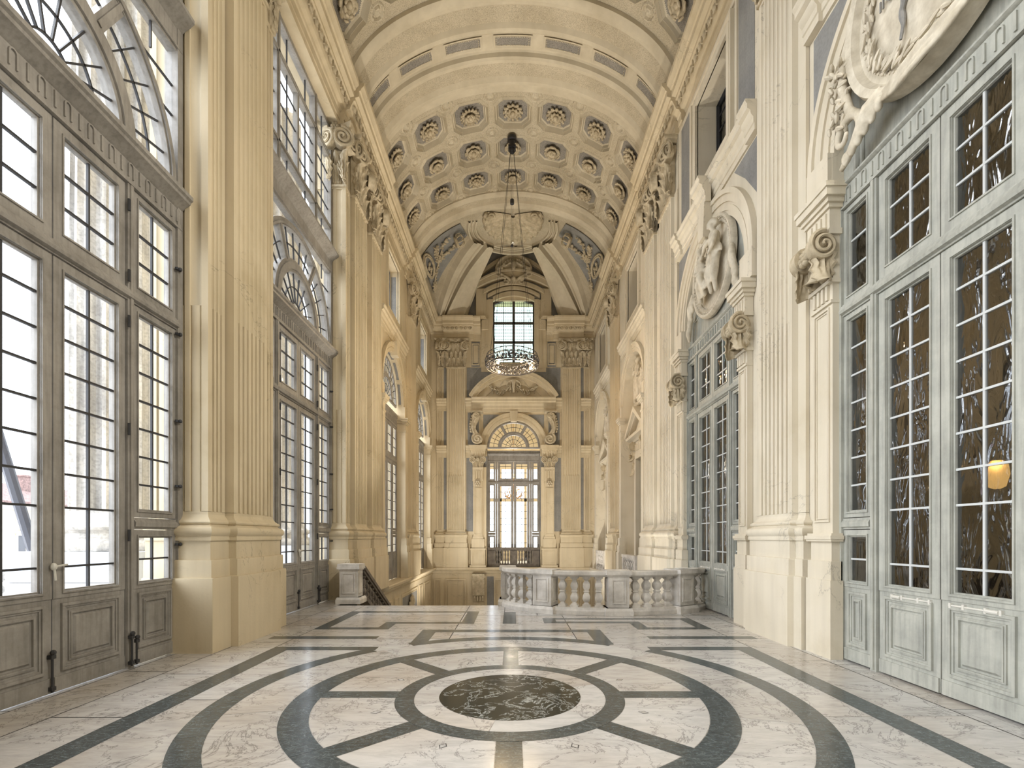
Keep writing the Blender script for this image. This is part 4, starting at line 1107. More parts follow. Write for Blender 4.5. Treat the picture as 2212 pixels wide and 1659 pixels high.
for n_, c in ((3,BAY3-.05),(4,BAY4)):
    y0, y1 = (15.79,19.52) if n_ == 3 else (21.45,25.30)
    H = 1.50
    arch_wall(wr, c, y0, y1, H, 4.34, 4.80, ZA, 8.9)
    holed(wr, y0, y1, 8.9, ZC+.1, c-.80, c+.80, 9.62, 11.62, 4.34, 5.05)
    holed(wr, c-H-.02, c+H+.02, -.1, 8.3, c-.62, c+.62, .02, 4.50, 4.74, 5.05)
    wr.box(5.9, 5.95, c-1.5, c+1.5, -.1, 5.0); wr.box(5.0,5.95,c-1.5,c+1.5,4.9,5.0); wr.box(5.0,5.95,c-1.5,c+1.5,-.1,.0)
    for s in (-1,1): wr.box(5.0,5.95,*sorted((c+s*.95,c+s*1.0)),0,5)
    for s in (-1,1):
        a, b = sorted((c+s*(H-.005), c+s*(H+.28))); wrt.box(4.22,4.36,a,b,0,5.72); impost(wrt, a, b, 4.22, 5.72, 6.25)
        for zz in ((0,1.0,.10),(1.0,1.26,.07),(1.26,1.56,.045)): wrt.box(4.22-zz[2],4.40,*sorted((c+s*(H-zz[2]*.6), c+s*(H+.28+zz[2]))),zz[0],zz[1])
    archivolt(wrt, c, ZA, H, H+.32, 4.32)
    for s in (-1,1): wrt.box(4.24,4.40,*sorted((c+s*(H-.006), c+s*(H+.28))),6.25,ZA)
    string(wrt, y0, y1, 4.34, 8.60, 9.18); surround(wrt, c-.80,c+.80,9.62,11.62, 4.34)
    wrt.prism([(c-.14,8.14),(c+.14,8.14),(c+.20,8.62),(c-.20,8.62)], lambda p,q,t: (t,p,q), 4.14, 4.335)
    root = sgroup('window_%d' % (n_+2), (4.84, c, 9.62)); wm, bm, gm = MB(), MB(), MB()
    for a, b in ((c-.80,c),(c,c+.80)): casement(wm,bm,gm,a,b,9.62,11.62,.05,2,[10.1,10.6,11.1],4.84)
    wm.build('frame', M_IR, root, smooth=0); bm.build('glazing_bars', M_BW, root, smooth=0); gm.build('glass', M_GD, root, smooth=0)
    # doorway case
    t = thing('doorway_case', 'stone doorway case with triangular pediment in the %s niche of the right wall' % names[n_], 'doorway', (4.7, c, 0))
    m = MB()
    for s in (-1,1):
        m.box(4.58,4.735,*sorted((c+s*.62,c+s*.80)),0,4.5); m.box(4.62,4.735,*sorted((c+s*.80,c+s*1.0)),0,4.62)
        m.box(4.52,4.735,*sorted((c+s*.60,c+s*1.04)),0,.55)
    m.box(4.58,4.735,c-.80,c+.80,4.5,4.72); m.box(4.60,4.735,c-1.05,c+1.05,4.72,5.15)
    for k in range(7): m.box(4.57,4.61,c-.72+.24*k-.05,c-.72+.24*k+.05,4.80,5.05)
    m.build('architrave', M_PLW, t, smooth=0)
    m = MB()
    m.prism([(4.735,5.15),(4.55,5.15),(4.50,5.22),(4.36,5.27),(4.34,5.36),(4.735,5.38)], lambda p,q,k: (p,k,q), c-1.22, c+1.22)
    for s in (-1,1):
        P_ = [(c+s*1.26,5.36),(c+s*1.26,5.50),(c,6.32),(c,6.12)]
        m.prism(P_, lambda p,q,k: (k,p,q), 4.32, 4.735); m.prism([(p,q-.07) for p,q in P_], lambda p,q,k: (k,p,q), 4.42, 4.735)
    m.prism([(c-1.1,5.37),(c+1.1,5.37),(c,6.15)], lambda p,q,k: (k,p,q), 4.62, 4.735)
    m.prism([(c-.45,5.46),(c+.45,5.46),(c,5.84)], lambda p,q,k: (k,p,q), 4.58, 4.735)
    m.build('pediment', M_PLW, t, smooth=0)
    for s in (-1,1):
        inst(ME_LEAF, 'bracket_leaf', t, (-.14, s*.90, 5.14), (PI,0,PI/2), (.5,-.8,.75)); inst(ME_VOL, 'bracket_volute', t, (-.20, s*.78, 5.0), (0,0,0 if s > 0 else PI), (.7,.7,.7))
        inst(ME_LEAF, 'bracket_leaf', t, (-.15, s*.90, 4.40), (PI,0,PI/2), (.45,-.6,.55)); inst(ME_FLW, 'bracket_blossom', t, (-.24, s*.90, 4.62), (0,0,PI/2), 1.0)
    g_ = thing('figure_relief', 'pale stone figure group under the arch above the %s pedimented doorway' % names[n_], 'sculpture', (4.70, c, 7.36), 0)
    figure_group(g_, n_); g_.scale = (.84,.84,.84); g_.location.z = 7.38
    # little balcony
    b = thing('small_balustrade', 'small grey balustrade across the foot of the %s pedimented doorway' % names[n_], 'balustrade', (4.25, c, 0))
    m = MB()
    m.box(4.14,4.36,c-1.02,c+1.02,.84,.95); m.box(4.16,4.34,c-1.0,c+1.0,.80,.84); m.box(4.15,4.35,c-1.02,c+1.02,.005,.14)
    for s in (-1,1): m.box(4.15,4.35,*sorted((c+s*.80,c+s*1.0)),.14,.80)
    m.build('rail_and_posts', M_DST if False else M_MB, b, smooth=0)
    for k in range(6): inst(ME_BAL, 'baluster', b, (0, -.64+.256*k, .14), (0,0,0), (.95,.95,1.0))
wrt.prism([(4.36,-.30),(4.24,-.28),(4.22,-.20),(4.12,-.16),(4.05,-.12),(4.03,-.03),(4.06,-.002),(4.9,-.002),(4.9,-.30)], lambda p,q,t: (p,t,q), 12.6, YF-.02)
for a, b in ((12.8,14.6),(15.0,17.2),(17.6,18.4),(18.8,22.0),(22.4,23.2),(23.6,25.3)): rring(wrt, a, b, -2.9, -.62, .07, 4.31, 4.345)
wall_right = struct(wr.build('wall_right', M_PLW, smooth=0))
struct(wrt.build('trim_4', M_PLW, smooth=30)); struct(bluer.build('trim_7', M_BL, smooth=0))
# rooms behind the right wall
rm = MB()
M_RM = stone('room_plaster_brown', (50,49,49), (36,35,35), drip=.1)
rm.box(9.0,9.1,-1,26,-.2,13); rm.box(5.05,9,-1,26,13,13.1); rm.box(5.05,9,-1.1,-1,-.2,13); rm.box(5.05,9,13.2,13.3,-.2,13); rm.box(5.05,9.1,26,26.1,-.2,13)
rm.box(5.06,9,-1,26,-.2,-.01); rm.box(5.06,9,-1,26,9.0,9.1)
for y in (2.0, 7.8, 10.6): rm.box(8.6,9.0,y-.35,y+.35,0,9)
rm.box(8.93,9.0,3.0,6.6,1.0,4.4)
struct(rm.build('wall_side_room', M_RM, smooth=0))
M_GLOW = plain('lamp_glass_warm', (255,214,140), .4, emit=(255,196,110), es=4)
M_BRS = plain('brass_old', (150,118,60), .35, metal=.8)
t = thing('wall_lamp', 'warm glowing wall lamp seen through the near right door glass', 'lamp', (8.55, 8.62, 2.75))
m = MB(); m.lathe([(.05,-.30),(.12,-.26),(.17,-.05),(.15,.12),(.08,.2)], 8.55, 8.62, 14, z0=2.75); m.build('lamp_shade', M_GLOW, t)
m = MB(); m.tube([(8.93,8.62,2.35),(8.62,8.62,2.30),(8.55,8.62,2.45)], .02, 7); m.box(8.90,8.99,8.52,8.72,2.15,2.6); m.build('bracket', M_BRS, t)
lamp('wall_lamp_light', (8.4, 8.5, 2.9), 30, (1,.66,.30), .12, kind='POINT')

# ================================================================ end wall
CX = .04
wf, wt, wb = MB(FAR), MB(FAR), MB(FAR)       # d < 0 is towards the camera
arch_wall(wf, CX, -4.6, 4.6, 1.42, 0, .7, 6.41, 9.0)
holed(wf, -4.6, 4.6, 9.0, 18.4, CX-1.10, CX+1.10, 10.85, 14.20, 0, .7)
wf.box(0,.7,-4.6,4.6,ZL,0)
# blue-grey fields
wb.box(-.012,.01,CX-2.50,CX+2.50,9.0,10.62)
for s in (-1,1):
    a, b = sorted((CX+s*2.52, CX+s*1.40)); wb.box(-.010,.01,a,b,1.9,5.9)
    a, b = sorted((CX+s*2.45, CX+s*1.85)); wb.box(-.012,.01,a,b,6.5,8.22)
    wb.prism([(CX+s*1.62,7.35),(CX+s*1.62,8.12),(CX+s*.75,8.12),(CX+s*1.22,7.82)], lambda p,q,t: (t,p,q), -.012, .01)
    a, b = sorted((CX+s*3.72, CX+s*3.58)); wb.box(-.026,-.015,a,b,2.0,5.9); wb.box(-.026,-.015,a,b,6.5,8.3); wb.box(-.026,-.015,a,b,9.0,10.6)
    a, b = sorted((CX+s*2.25, CX+s*1.80)); wb.box(-.014,.01,a,b,10.66,12.0); rring(wt, a+.02, b-.02, 10.75, 11.9, .05, -.05, .01); wt.box(-.035,.01,a+.10,b-.10,10.86,11.80)
wb.box(-.008,.01,CX-2.9,CX-1.1,13.15,18.2); wb.box(-.008,.01,CX+1.1,CX+2.9,13.15,18.2); wb.box(-.008,.01,CX-1.1,CX+1.1,14.4,18.2)
# string courses
for za, zb in ((5.82,6.45),):
    for s in (-1,1):
        a, b = sorted((CX+s*2.55, CX+s*1.5)); string(wt, a, b, 0, za, zb)
        a, b = sorted((CX+s*4.1, CX+s*3.56)); string(wt, a, b, -.02, za, zb)
for s in (-1,1):
    a, b = sorted((CX+s*4.1, CX+s*3.56)); string(wt, a, b, -.02, 8.3, 8.95)
string(wt, CX-2.56, CX+2.56, -.02, 8.24, 8.97); string(wt, CX-2.22, CX+2.22, -.16, 8.235, 8.975)
# segmental pediment
R0, zc_ = 2.66, 7.72
for ra, rb, p in ((2.34,2.46,.22),(2.46,2.52,.26),(2.52,2.66,.34),(2.66,2.72,.38)):
    arcbar(wt, CX, zc_, ra, rb, PI/2-1.05, PI/2+1.05, -p, .01, n=40)
arcbar(wt, CX, zc_, 2.0, 2.34, PI/2-.99, PI/2+.99, -.10, .01, n=40)
wt.prism([(CX+2.36*math.sin(t), zc_+2.36*math.cos(t)) for t in [-.97+1.94*k/30 for k in range(31)]], lambda p,q,t: (t,p,q), -.06, .01)
archivolt(wt, CX, 6.41, 1.42, 1.80, -.02)
wt.prism([(CX-.16,7.72),(CX+.16,7.72),(CX+.22,8.26),(CX-.22,8.26)], lambda p,q,t: (t,p,q), -.24, .01)
for k in range(3): wt.box(-.26,-.23,CX-.10+.085*k,CX-.055+.085*k,7.80,8.15)
# window surround with stepped ears and curved cornice
for w_, p, wi in ((.24,.05,0),(.40,.09,.24),(.62,.14,.40)):
    for s in (-1,1):
        a, b = sorted((CX+s*(1.10+wi), CX+s*(1.10+w_))); wt.box(-(.19-p), .01, a, b, 10.85-w_*.75, 12.6+ (14.2-12.6))
    wt.box(-(.19-p), .01, CX-1.1-wi, CX+1.1+wi, 10.85-w_*.75, 10.85-wi*.75)
for s in (-1,1):
    a, b = sorted((CX+s*1.45, CX+s*1.98)); wt.box(-.20,.01,a,b,13.1,14.75); a, b = sorted((CX+s*1.60, CX+s*1.99)); wt.box(-.24,.01,a,b,13.1,14.7)
    a, b = sorted((CX+s*1.35, CX+s*1.7)); wt.box(-.17,.01,a,b,12.6,13.15)
    for q in range(3): wt.box(-.22-.05*q,.01,*sorted((CX+s*(1.40+.05*q), CX+s*(2.0+.04*q))),13.10+.06*q,13.16+.06*q)
def seg_top(mb, x0, z0, h, t0, t1, p, n=26):
    """low arched bar from -x0 to x0 rising h over z0"""
    ring = []
    for i in range(n+1):
        x = -x0+2*x0*i/n; z = z0+h*(1-(x/x0)**2)
        ring.append([(-p,CX+x,z+t0),(-p,CX+x,z+t1),(.01,CX+x,z+t1),(.01,CX+x,z+t0)])
    mb.loft(ring)
seg_top(wt, 1.10, 14.12, .30, -.02, .22, .14); seg_top(wt, 1.38, 14.30, .42, 0, .16, .18); seg_top(wt, 1.62, 14.46, .50, 0, .20, .24); seg_top(wt, 1.98, 14.70, .62, 0, .22, .34); seg_top(wt, 1.98, 14.92, .66, 0, .10, .42)
seg_top(wt, 2.3, 14.75, 1.55, 0, .22, .20)
# entablature blocks over the pilasters and the strip behind them
FP = [(d_-4.42+.0, z) for d_, z in PROF if d_ < 4.6]
FP = [(.02,ZC)]+[(d-.02, z) for d, z in FP]+[(.02,13.18)]
fe = MB(FAR)
for s in (-1,1):
    a, b = sorted((CX+s*3.72, CX+s*2.12)); wt.prism([(p-.10 if p < 0 else p, q) for p, q in FP], lambda p,q,t: (p,t,q), a, b)
    a, b = sorted((CX+s*4.4, CX+s*1.75)); wt.prism([(p, q-.004) for p, q in FP], lambda p,q,t: (p,t,q), a, b)
    n = 7
    for i in range(n): x = CX+s*(2.3+1.4*i/(n-1)); fe.ball((-.345,x,12.60),(.055,.07,.085),7,5); fe.tube([(-.35,x-.098*math.cos(PI*k/6),12.685-.17*math.sin(PI*k/6)) for k in range(7)],.017,5)
# ledge at floor level and panels below it
LP = [(.01,-.32),(-.10,-.30),(-.12,-.22),(-.22,-.17),(-.28,-.12),(-.30,-.03),(-.27,0),(.01,0)]
wt.prism(LP, lambda p,q,t: (p,t,q), -4.3, 4.3)
for a, b in ((-4.2,-3.8),(-3.6,-2.5),(-1.0,1.1),(2.55,3.65),(3.85,4.2)):
    rring(wt, a, b, -3.0, -.62, .07, -.06, .01); rring(wt, a+.12, b-.12, -2.88, -.74, .03, -.04, .01)
wb.box(-.012,.01,-1.38,-1.02,-3.2,-.5); wb.box(-.012,.01,1.12,1.46,-3.2,-.5)
wall_end = struct(wf.build('wall_end', M_PL, smooth=0))
struct(wt.build('trim_5', M_PL, smooth=25)); struct(wb.build('trim_8', M_BL, smooth=0)); fe.build('egg_and_dart', M_ORN, wall_end)
# scroll consoles
def console_mb():
    mb = MB(); P = []; 
    def spiral(cx, cz, r, a0, turns, n):
        return [(cx+r*(1-.85*k/(n-1))*math.cos(a0+turns*2*PI*k/(n-1)), cz+r*(1-.85*k/(n-1))*math.sin(a0+turns*2*PI*k/(n-1))) for k in range(n)]
    low = spiral(-.02, .30, .30, .35*PI, -1.9, 44)[::-1]
    top = spiral(.05, 1.56, .17, 1.15*PI, -1.6, 34)
    mid = [(.16,.62),(.22,.85),(.20,1.1),(.10,1.35)]
    path = low+mid+[(-.09, 1.50)]+top
    for side in (-.20, .20):
        mb.tube([(x, side, z) for x, z in path], .055, 6)
    out = [(-.30,.30),(-.24,.10),(-.02,0),(.20,.08),(.28,.30),(.22,.50),(.26,.72),(.33,.95),(.30,1.18),(.24,1.36),(.28,1.5),(.20,1.70),(.02,1.75),(-.12,1.66),(-.14,1.48),(-.06,1.30),(.06,1.08),(.08,.85),(-.02,.64),(-.18,.52)]
    mb.prism(out, lambda p,q,t: (p,t,q), -.19, .19)
    for k in range(7): mb.ball((.22+.05*math.sin(.7*k)+.10, .0, .72+.14*k), (.07,.10-.008*k,.07), 7, 5)
    mb.box(-.30,.34,-.26,.26,1.74,1.80)
    return mb
ME_CON = mesh_of(console_mb(), 'scroll_console', M_ORN, 45)
for s, nm in ((-1,'window-side'),(1,'doorway-side')):
    o = bpy.data.objects.new('scroll_console', ME_CON); C.objects.link(o)
    tag(o, 'S-shaped scroll console on the %s flank of the end wall arch' % nm, 'console')
    o.location = (CX+s*1.92, YF-.25, 6.47); o.rotation_euler = (0,0,-PI/2+s*PI/2+ (PI if s > 0 else PI)); o.scale = (1,.85,.97)
    o.rotation_euler = (0,0,PI if s < 0 else 0)
# ram skull and garlands in the pediment
gt = thing('skull_garland', 'stucco ram skull with fruit garlands in the round pediment of the end wall', 'relief', (CX, YF-.07, 9.6))
def skull(mb):
    for s in (-1,1):
        P = [(s*(.10+.14*math.sin(PI*k/10)+.02*k), -.10-.04*math.sin(PI*k/10), .30-.05*k+.10*math.sin(PI*k/10)) for k in range(9)]; mb.tube(P, [.06-.004*k for k in range(9)], 7)
        mb.ball((s*.06,-.17,.14),(.03,.03,.03))
blob('ram_skull', [((0,-.10,.28),(0,-.14,.0),.13,.09),((0,-.14,.0),(0,-.12,-.30),.09,.06)], M_ORN, gt, .02, balls=[((0,-.1,.32),(.15,.10,.08)),((0,-.12,-.34),(.10,.06,.05))], extra=skull)
random.seed(9)
for s in (-1,1):
    m = MB()
    for k in range(60):
        t = k/59; x = s*(.16+1.05*t); z = .10-.62*math.sin(PI*min(1,t*1.02))*.62-.12*t; r = .09*math.sin(PI*(.12+.80*t))+.02
        m.ball((x, -.06-random.uniform(0,.05), z+random.uniform(-r,r)), random.uniform(.035,.055), 6, 5)
    for k in range(22): m.ball((s*(.20+random.uniform(-.05,.05)), -.07, .25-.62*k/22), random.uniform(.03,.05), 6, 5)
    for k in range(26): t = k/25; m.ball((s*(.3+.65*t), -.03, .25-.25*t+.12*math.sin(6*t)), (.05,.02,.03), 6, 4)
    m.tube([(s*1.2,-.05,-.1),(s*1.28,-.06,.0),(s*1.22,-.06,.06),(s*1.17,-.06,-.02),(s*1.15,-.05,-.25),(s*1.08,-.05,-.4)], .03, 6)
    m.v = [(x+CX, y+YF-.07, z+9.6) for x,y,z in m.v]
    m.build('fruit_garland', M_ORN, gt)
# mask cartouche and crown over the upper window
gt = thing('mask_cartouche', 'stucco shell cartouche with a face and scrolls over the top window of the end wall', 'cartouche', (CX, YF-.25, 15.75))
def mask(mb):
    for s in (-1,1):
        for cx, cz, r, a0, tn in ((.78,-.28,.20,PI*.5,-1.5*s),(.42,-.72,.15,PI*.2,1.4*s)):
            mb.tube([(s*cx+r*(1-.8*k/20)*math.cos(a0+tn*2*PI*k/20), -.10, cz+r*(1-.8*k/20)*math.sin(a0+tn*2*PI*k/20)) for k in range(21)], [.06-.0018*k for k in range(21)], 7)
        mb.tube([(s*.85,-.08,-.10),(s*.60,-.12,-.36),(s*.34,-.12,-.50),(s*.14,-.12,-.66),(s*.12,-.1,-.82)], [.05,.08,.08,.07,.04], 7)
        mb.tube([(s*.78,-.08,-.46),(s*.55,-.12,-.52),(s*.40,-.12,-.56)], [.05,.07,.05], 7)
        for k in range(4): mb.ball((s*(.62+.06*k), -.12, -.02+.05*math.sin(2*k)), (.09,.07,.10), 7, 5)
        for k in range(5): mb.ball((s*(.10+.07*k), -.18, .30-.05*k), (.06,.06,.06), 7, 5)
    for k in range(11):
        a = PI*(k+.5)/11; mb.tube([(.2*math.cos(a),-.04,.1+.1*math.sin(a)),(.62*math.cos(a),-.10,.02+.48*math.sin(a))], [.04,.085], 7)
    mb.tube([(.92*math.cos(PI*k/24), -.06, -.10+.80*math.sin(PI*k/24)) for k in range(25)], .075, 7)
blob('carved_cartouche', [((0,-.20,.18),(0,-.24,-.10),.15,.10),((0,-.10,-.75),(0,-.12,-.55),.05,.12)], M_ORN, gt, .022, balls=[((0,-.30,.03),(.035,.05,.07)),((-.06,-.28,.10),(.03,.02,.02)),((.06,-.28,.10),(.03,.02,.02)),((0,-.28,-.06),(.05,.03,.02)),((0,-.02,.1),(.88,.06,.62))], extra=mask)
gt = thing('royal_crown', 'small stucco crown with crossed batons on the blue panel under the shell', 'crown', (CX, YF-.25, 16.62))
def crown(mb, s=1.0):
    mb.lathe([(.27,-.10),(.30,-.06),(.27,-.02),(.29,.0),(.26,0)], 0, 0, 18)
    for k in range(8):
        a = 2*PI*k/8; mb.tube([(.28*math.cos(a)*f, .28*math.sin(a)*f, z) for f, z in ((1,0),(1.25,.12),(1.15,.24),(.6,.30),(.1,.27))], .028, 6); mb.ball((.33*math.cos(a),.33*math.sin(a),.06), .04, 6, 5)
    mb.ball((0,0,.34), .06, 8, 6); mb.tube([(0,0,.38),(0,0,.50)], .02, 6); mb.tube([(-.06,0,.45),(.06,0,.45)], .018, 6)
m = MB(Matrix.Translation((CX, YF-.44, 16.62)) @ Matrix.Diagonal((.92,.92,.92,1))); crown(m); m.build('crown', M_ORN, gt)
m = MB()
for s in (-1,1): m.tube([(CX+s*.22, YF-.10, 16.62),(CX+s*.62, YF-.12, 16.80)], .035, 7)
m.build('batons', M_ORN, gt)

# ---------------------------------------------------------------- the tall window of the end wall
root, fr = great_unit(1, 'window_7', CX, .30, .86, .13, 1.36, M_WL, M_IR, M_GL, M_IR, side_cols=1, zfrieze=(5.66,6.24), bolts=False, far=FAR, panel=None)
fanlight(root, 1, CX, 6.42, .30, 1.42, None, 1.40, M_WL, M_IR, M_GL, far=FAR)
tr = MB(FAR)
root = sgroup('window_8', (CX, YF+.2, 10.85)); wm, bm, gm = MB(FAR), MB(FAR), MB(FAR)
d = .16
wm.box(d-.05,d+.05,CX-1.10,CX-1.02,10.86,14.4); wm.box(d-.05,d+.05,CX+1.02,CX+1.10,10.86,14.4); wm.box(d-.06,d+.05,CX-.07,CX+.07,10.86,14.5)
for z in (10.90, 12.02, 13.05): wm.box(d-.06,d+.05,CX-1.1,CX+1.1,z-.06,z+.06)
seg_top2 = []
for i in range(21):
    x = -1.10+2.2*i/20; z = 14.06+.26*(1-(x/1.1)**2); seg_top2.append([(d-.06,CX+x,z-.05),(d-.06,CX+x,14.5),(d+.05,CX+x,14.5),(d+.05,CX+x,z-.05)])
wm.loft(seg_top2)
for s in (-1,1):
    bm.box(d-.02,d+.02,CX+s*.545-.018,CX+s*.545+.018,10.9,14.2)
    for k in range(1,8):
        if k != 4: x = CX+s*(.07+.95*k/8); bm.box(d-.008,d+.008,x-.008,x+.008,10.9,14.25)
for z in [10.96+.175*k for k in range(19)]: bm.box(d-.008,d+.008,CX-1.05,CX+1.05,z-.008,z+.008)
for z in (13.62,): bm.box(d-.02,d+.02,CX-1.05,CX+1.05,z-.015,z+.015)
gm.box(d-.003,d+.003,CX-1.08,CX+1.08,10.88,14.4)
M_GF = glass('glass_frosted_green', (228,244,238), .03)
o = wm.build('frame', plain('window_frame_dark', (66,62,58), .6), root, smooth=0); bm.build('lead_bars', M_IR, root, smooth=0); gm.build('glass', M_GF, root, smooth=0)
# bracket pilasters beside the tall window
for s, nm in ((-1,'window-side'),(1,'doorway-side')):
    x = CX+s*1.89
    t = thing('bracket_pilaster', 'panelled pilaster with acanthus cap on the %s jamb of the end window' % nm, 'pilaster', (x, YF-.05, 0))
    F2 = FAR @ Matrix.Translation((-.016, 0, 0))
    p = MB(F2); p.box(-.30,0,x-.43,x+.43,.005,.12); p.box(-.26,0,x-.38,x+.38,.12,.92); p.box(-.30,0,x-.42,x+.42,.92,1.0); rring(p, x-.30,x+.30,.2,.86,.03,-.275,-.25); p.build('plinth', M_PL, t, smooth=0)
    q = MB(F2)
    for za, zb, o_ in ((1.0,1.5,.09),(1.5,1.62,.04),(1.62,4.30,0)): q.box(-.20-o_*.4,0,x-.25-o_,x+.25+o_,za,zb)
    rring(q, x-.20,x+.20,1.72,4.20,.03,-.225,-.19)
    q.box(-.26,0,x-.28,x+.28,4.55,5.28)
    for k in range(4): q.box(-.30,-.25,x-.23+.13*k,x-.16+.13*k,4.68,5.10)
    q.box(-.24,0,x-.25,x+.25,4.3,4.55)
    a, b = sorted((x-s*.25, x-s*.44)); q.box(-.14,0,a,b,1.0,5.3)
    q.build('shaft', M_PL, t, smooth=0)
    e = MB(F2); e.box(-.22,0,x-.27,x+.27,5.28,5.84); impost(e, x-.34, x+.34, -.22-.04, 5.84, 6.44, .08)
    e.v = [v for v in e.v]
    e2 = MB(F2); 
    for za, zb, o_ in ((5.84,6.16,.02),(6.16,6.24,.05),(6.24,6.36,.10),(6.36,6.44,.12)): e2.box(-.26-o_,0,x-.36-o_,x+.36+o_,za,zb)
    for k in range(5): e2.box(-.30,-.25,x-.28+.125*k,x-.22+.125*k,5.9,6.12)
    e2.box(-.22,0,x-.27,x+.27,5.28,5.84)
    e2.build('entablature', M_PL, t, smooth=0)
    for dx in (-.2,.0,.2): inst(ME_LEAF, 'acanthus_leaf', t, (x+dx-t.location.x, -.20, 5.26), (0,0,PI), (.4,.6,.62))
    for sx in (-1,1): inst(ME_VOL, 'volute', t, (x+sx*.26-t.location.x, -.28, 5.66), (0,0,PI), (sx*-.75,.8,.75))
    inst(ME_FLW, 'blossom', t, (x-t.location.x, -.36, 5.66), (0,0,PI), 1.0)
    inst(ME_FLW, 'console_shell', t, (x-t.location.x, -.26, 4.42), (0,0,PI), 1.7)
# console under the ledge
for s, nm in ((-1,'window-side'),(1,'doorway-side')):
    m = MB(FAR); x = CX+s*1.86
    m.prism([(-.02,-.34),(-.36,-.34),(-.40,-.45),(-.34,-.60),(-.22,-.85),(-.14,-1.2),(-.16,-1.5),(-.02,-1.52)], lambda p,q,t: (p,t,q), x-.32, x+.32)
    for sx in (-1,1): m.tube([(-.36-.0+.0*k, x+sx*.27+.11*(1-.8*k/16)*math.cos(2.6*PI*k/16), -.52+.11*(1-.8*k/16)*math.sin(2.6*PI*k/16)) for k in range(17)], .03, 6)
    for k in range(4): m.box(-.20,-.12,x-.24+.14*k,x-.16+.14*k,-1.78,-1.54)
    m.box(-.10,-.02,x-.30,x+.30,-3.0,-1.85)
    tag(m.build('ledge_console', M_ORN), 'scrolled console carrying the ledge below the %s jamb of the end window' % nm, 'console')
# balcony balustrade
b = thing('balcony_balustrade', 'dark grey balcony balustrade at the foot of the tall end wall window', 'balustrade', (CX, YF-.02, 0))
m = MB(FAR)
m.box(-.02,.17,CX-1.38,CX+1.38,.94,1.04); m.box(0,.15,CX-1.37,CX+1.37,.88,.94); m.box(-.01,.16,CX-1.38,CX+1.38,.005,.16)
for xa, xb in ((-1.37,-.98),(-.20,.20),(.98,1.37)): m.box(0,.15,CX+xa,CX+xb,.16,.90); rring(m, CX+xa+.06,CX+xb-.06,.24,.84,.03,-.012,.01)
m.build('rail_and_posts', M_DST, b, smooth=0)
ME_BAL2 = ME_BAL.copy(); ME_BAL2.materials[0] = M_DST
for k in range(5):
    for x0 in (-.88,.30): inst(ME_BAL2, 'baluster', b, (x0+.145*k, .095, .16), (0,0,0), (.72,.72,1.09))
# the lit room beyond the end window: gilt chandelier
M_GILT = plain('gilt', (208,160,92), .3, metal=.7)
M_CRY = plain('crystal_drop', (236,214,190), .15, spec=.8)
M_FLM = plain('candle_glow', (255,220,150), .4, emit=(255,205,120), es=8)
t = thing('gilt_chandelier', 'gilt crystal chandelier hanging behind the tall end wall window', 'chandelier', (.02, 29.5, 4.2))
m = MB(); m.tube([(.02,29.5,9.498),(.02,29.5,5.1)], .02, 6); m.lathe([(.04,1.05),(.10,.95),(.05,.8),(.12,.6),(.06,.2),(.14,-.1),(.05,-.3),(0,-.36)], .02, 29.5, 12, z0=4.2)
for k in range(10):
    a = 2*PI*k/10; c_, s_ = math.cos(a), math.sin(a); m.tube([(.02+c_*r, 29.5+s_*r, 4.2+z) for r, z in ((.08,-.1),(.30,-.25),(.55,-.10),(.66,.10))], .02, 6)
m.build('frame', M_GILT, t)
m = MB()
for k in range(10): a = 2*PI*k/10; m.ball((.02+.66*math.cos(a), 29.5+.66*math.sin(a), 4.42), (.03,.03,.07), 6, 5)
m.ball((.02,29.5,5.35),.06,7,5); m.build('candle_bulbs', M_FLM, t)
m = MB(); random.seed(2)
for k in range(150):
    a = random.uniform(0,2*PI); f = random.random(); r = .12+.5*f; m.ball((.02+r*math.cos(a), 29.5+r*math.sin(a), 4.9-.9*f+random.uniform(-.35,.1)), (.025,.025,.05), 5, 4)
m.build('crystal_drops', M_CRY, t)

fr_ = MB(); M_FR = stone('far_room_cream', (238,228,204), (226,214,188), drip=.05)
fr_.box(-4.5,4.5,26.75,33,9.5,9.7); fr_.box(-4.6,-4.4,26.75,33,-.2,9.6); fr_.box(4.4,4.6,26.75,33,-.2,9.6); fr_.box(-4.5,4.5,26.75,33.2,-.2,0)
fr_.box(-4.5,-2.4,33,33.2,0,9.6); fr_.box(2.4,4.5,33,33.2,0,9.6); fr_.box(-2.4,2.4,33,33.2,6.2,9.6)
for x in (-.85,.85): fr_.box(x-.09,x+.09,33,33.2,0,6.2)
fr_.box(-2.4,2.4,33,33.2,4.0,4.2); fr_.box(-2.4,2.4,33,33.2,0,.9)
struct(fr_.build('wall_far_room', M_FR, smooth=0))
lamp('gilt_chandelier_light', (.02, 29.5, 5.6), 260, (1,.84,.62), .3, kind='POINT')

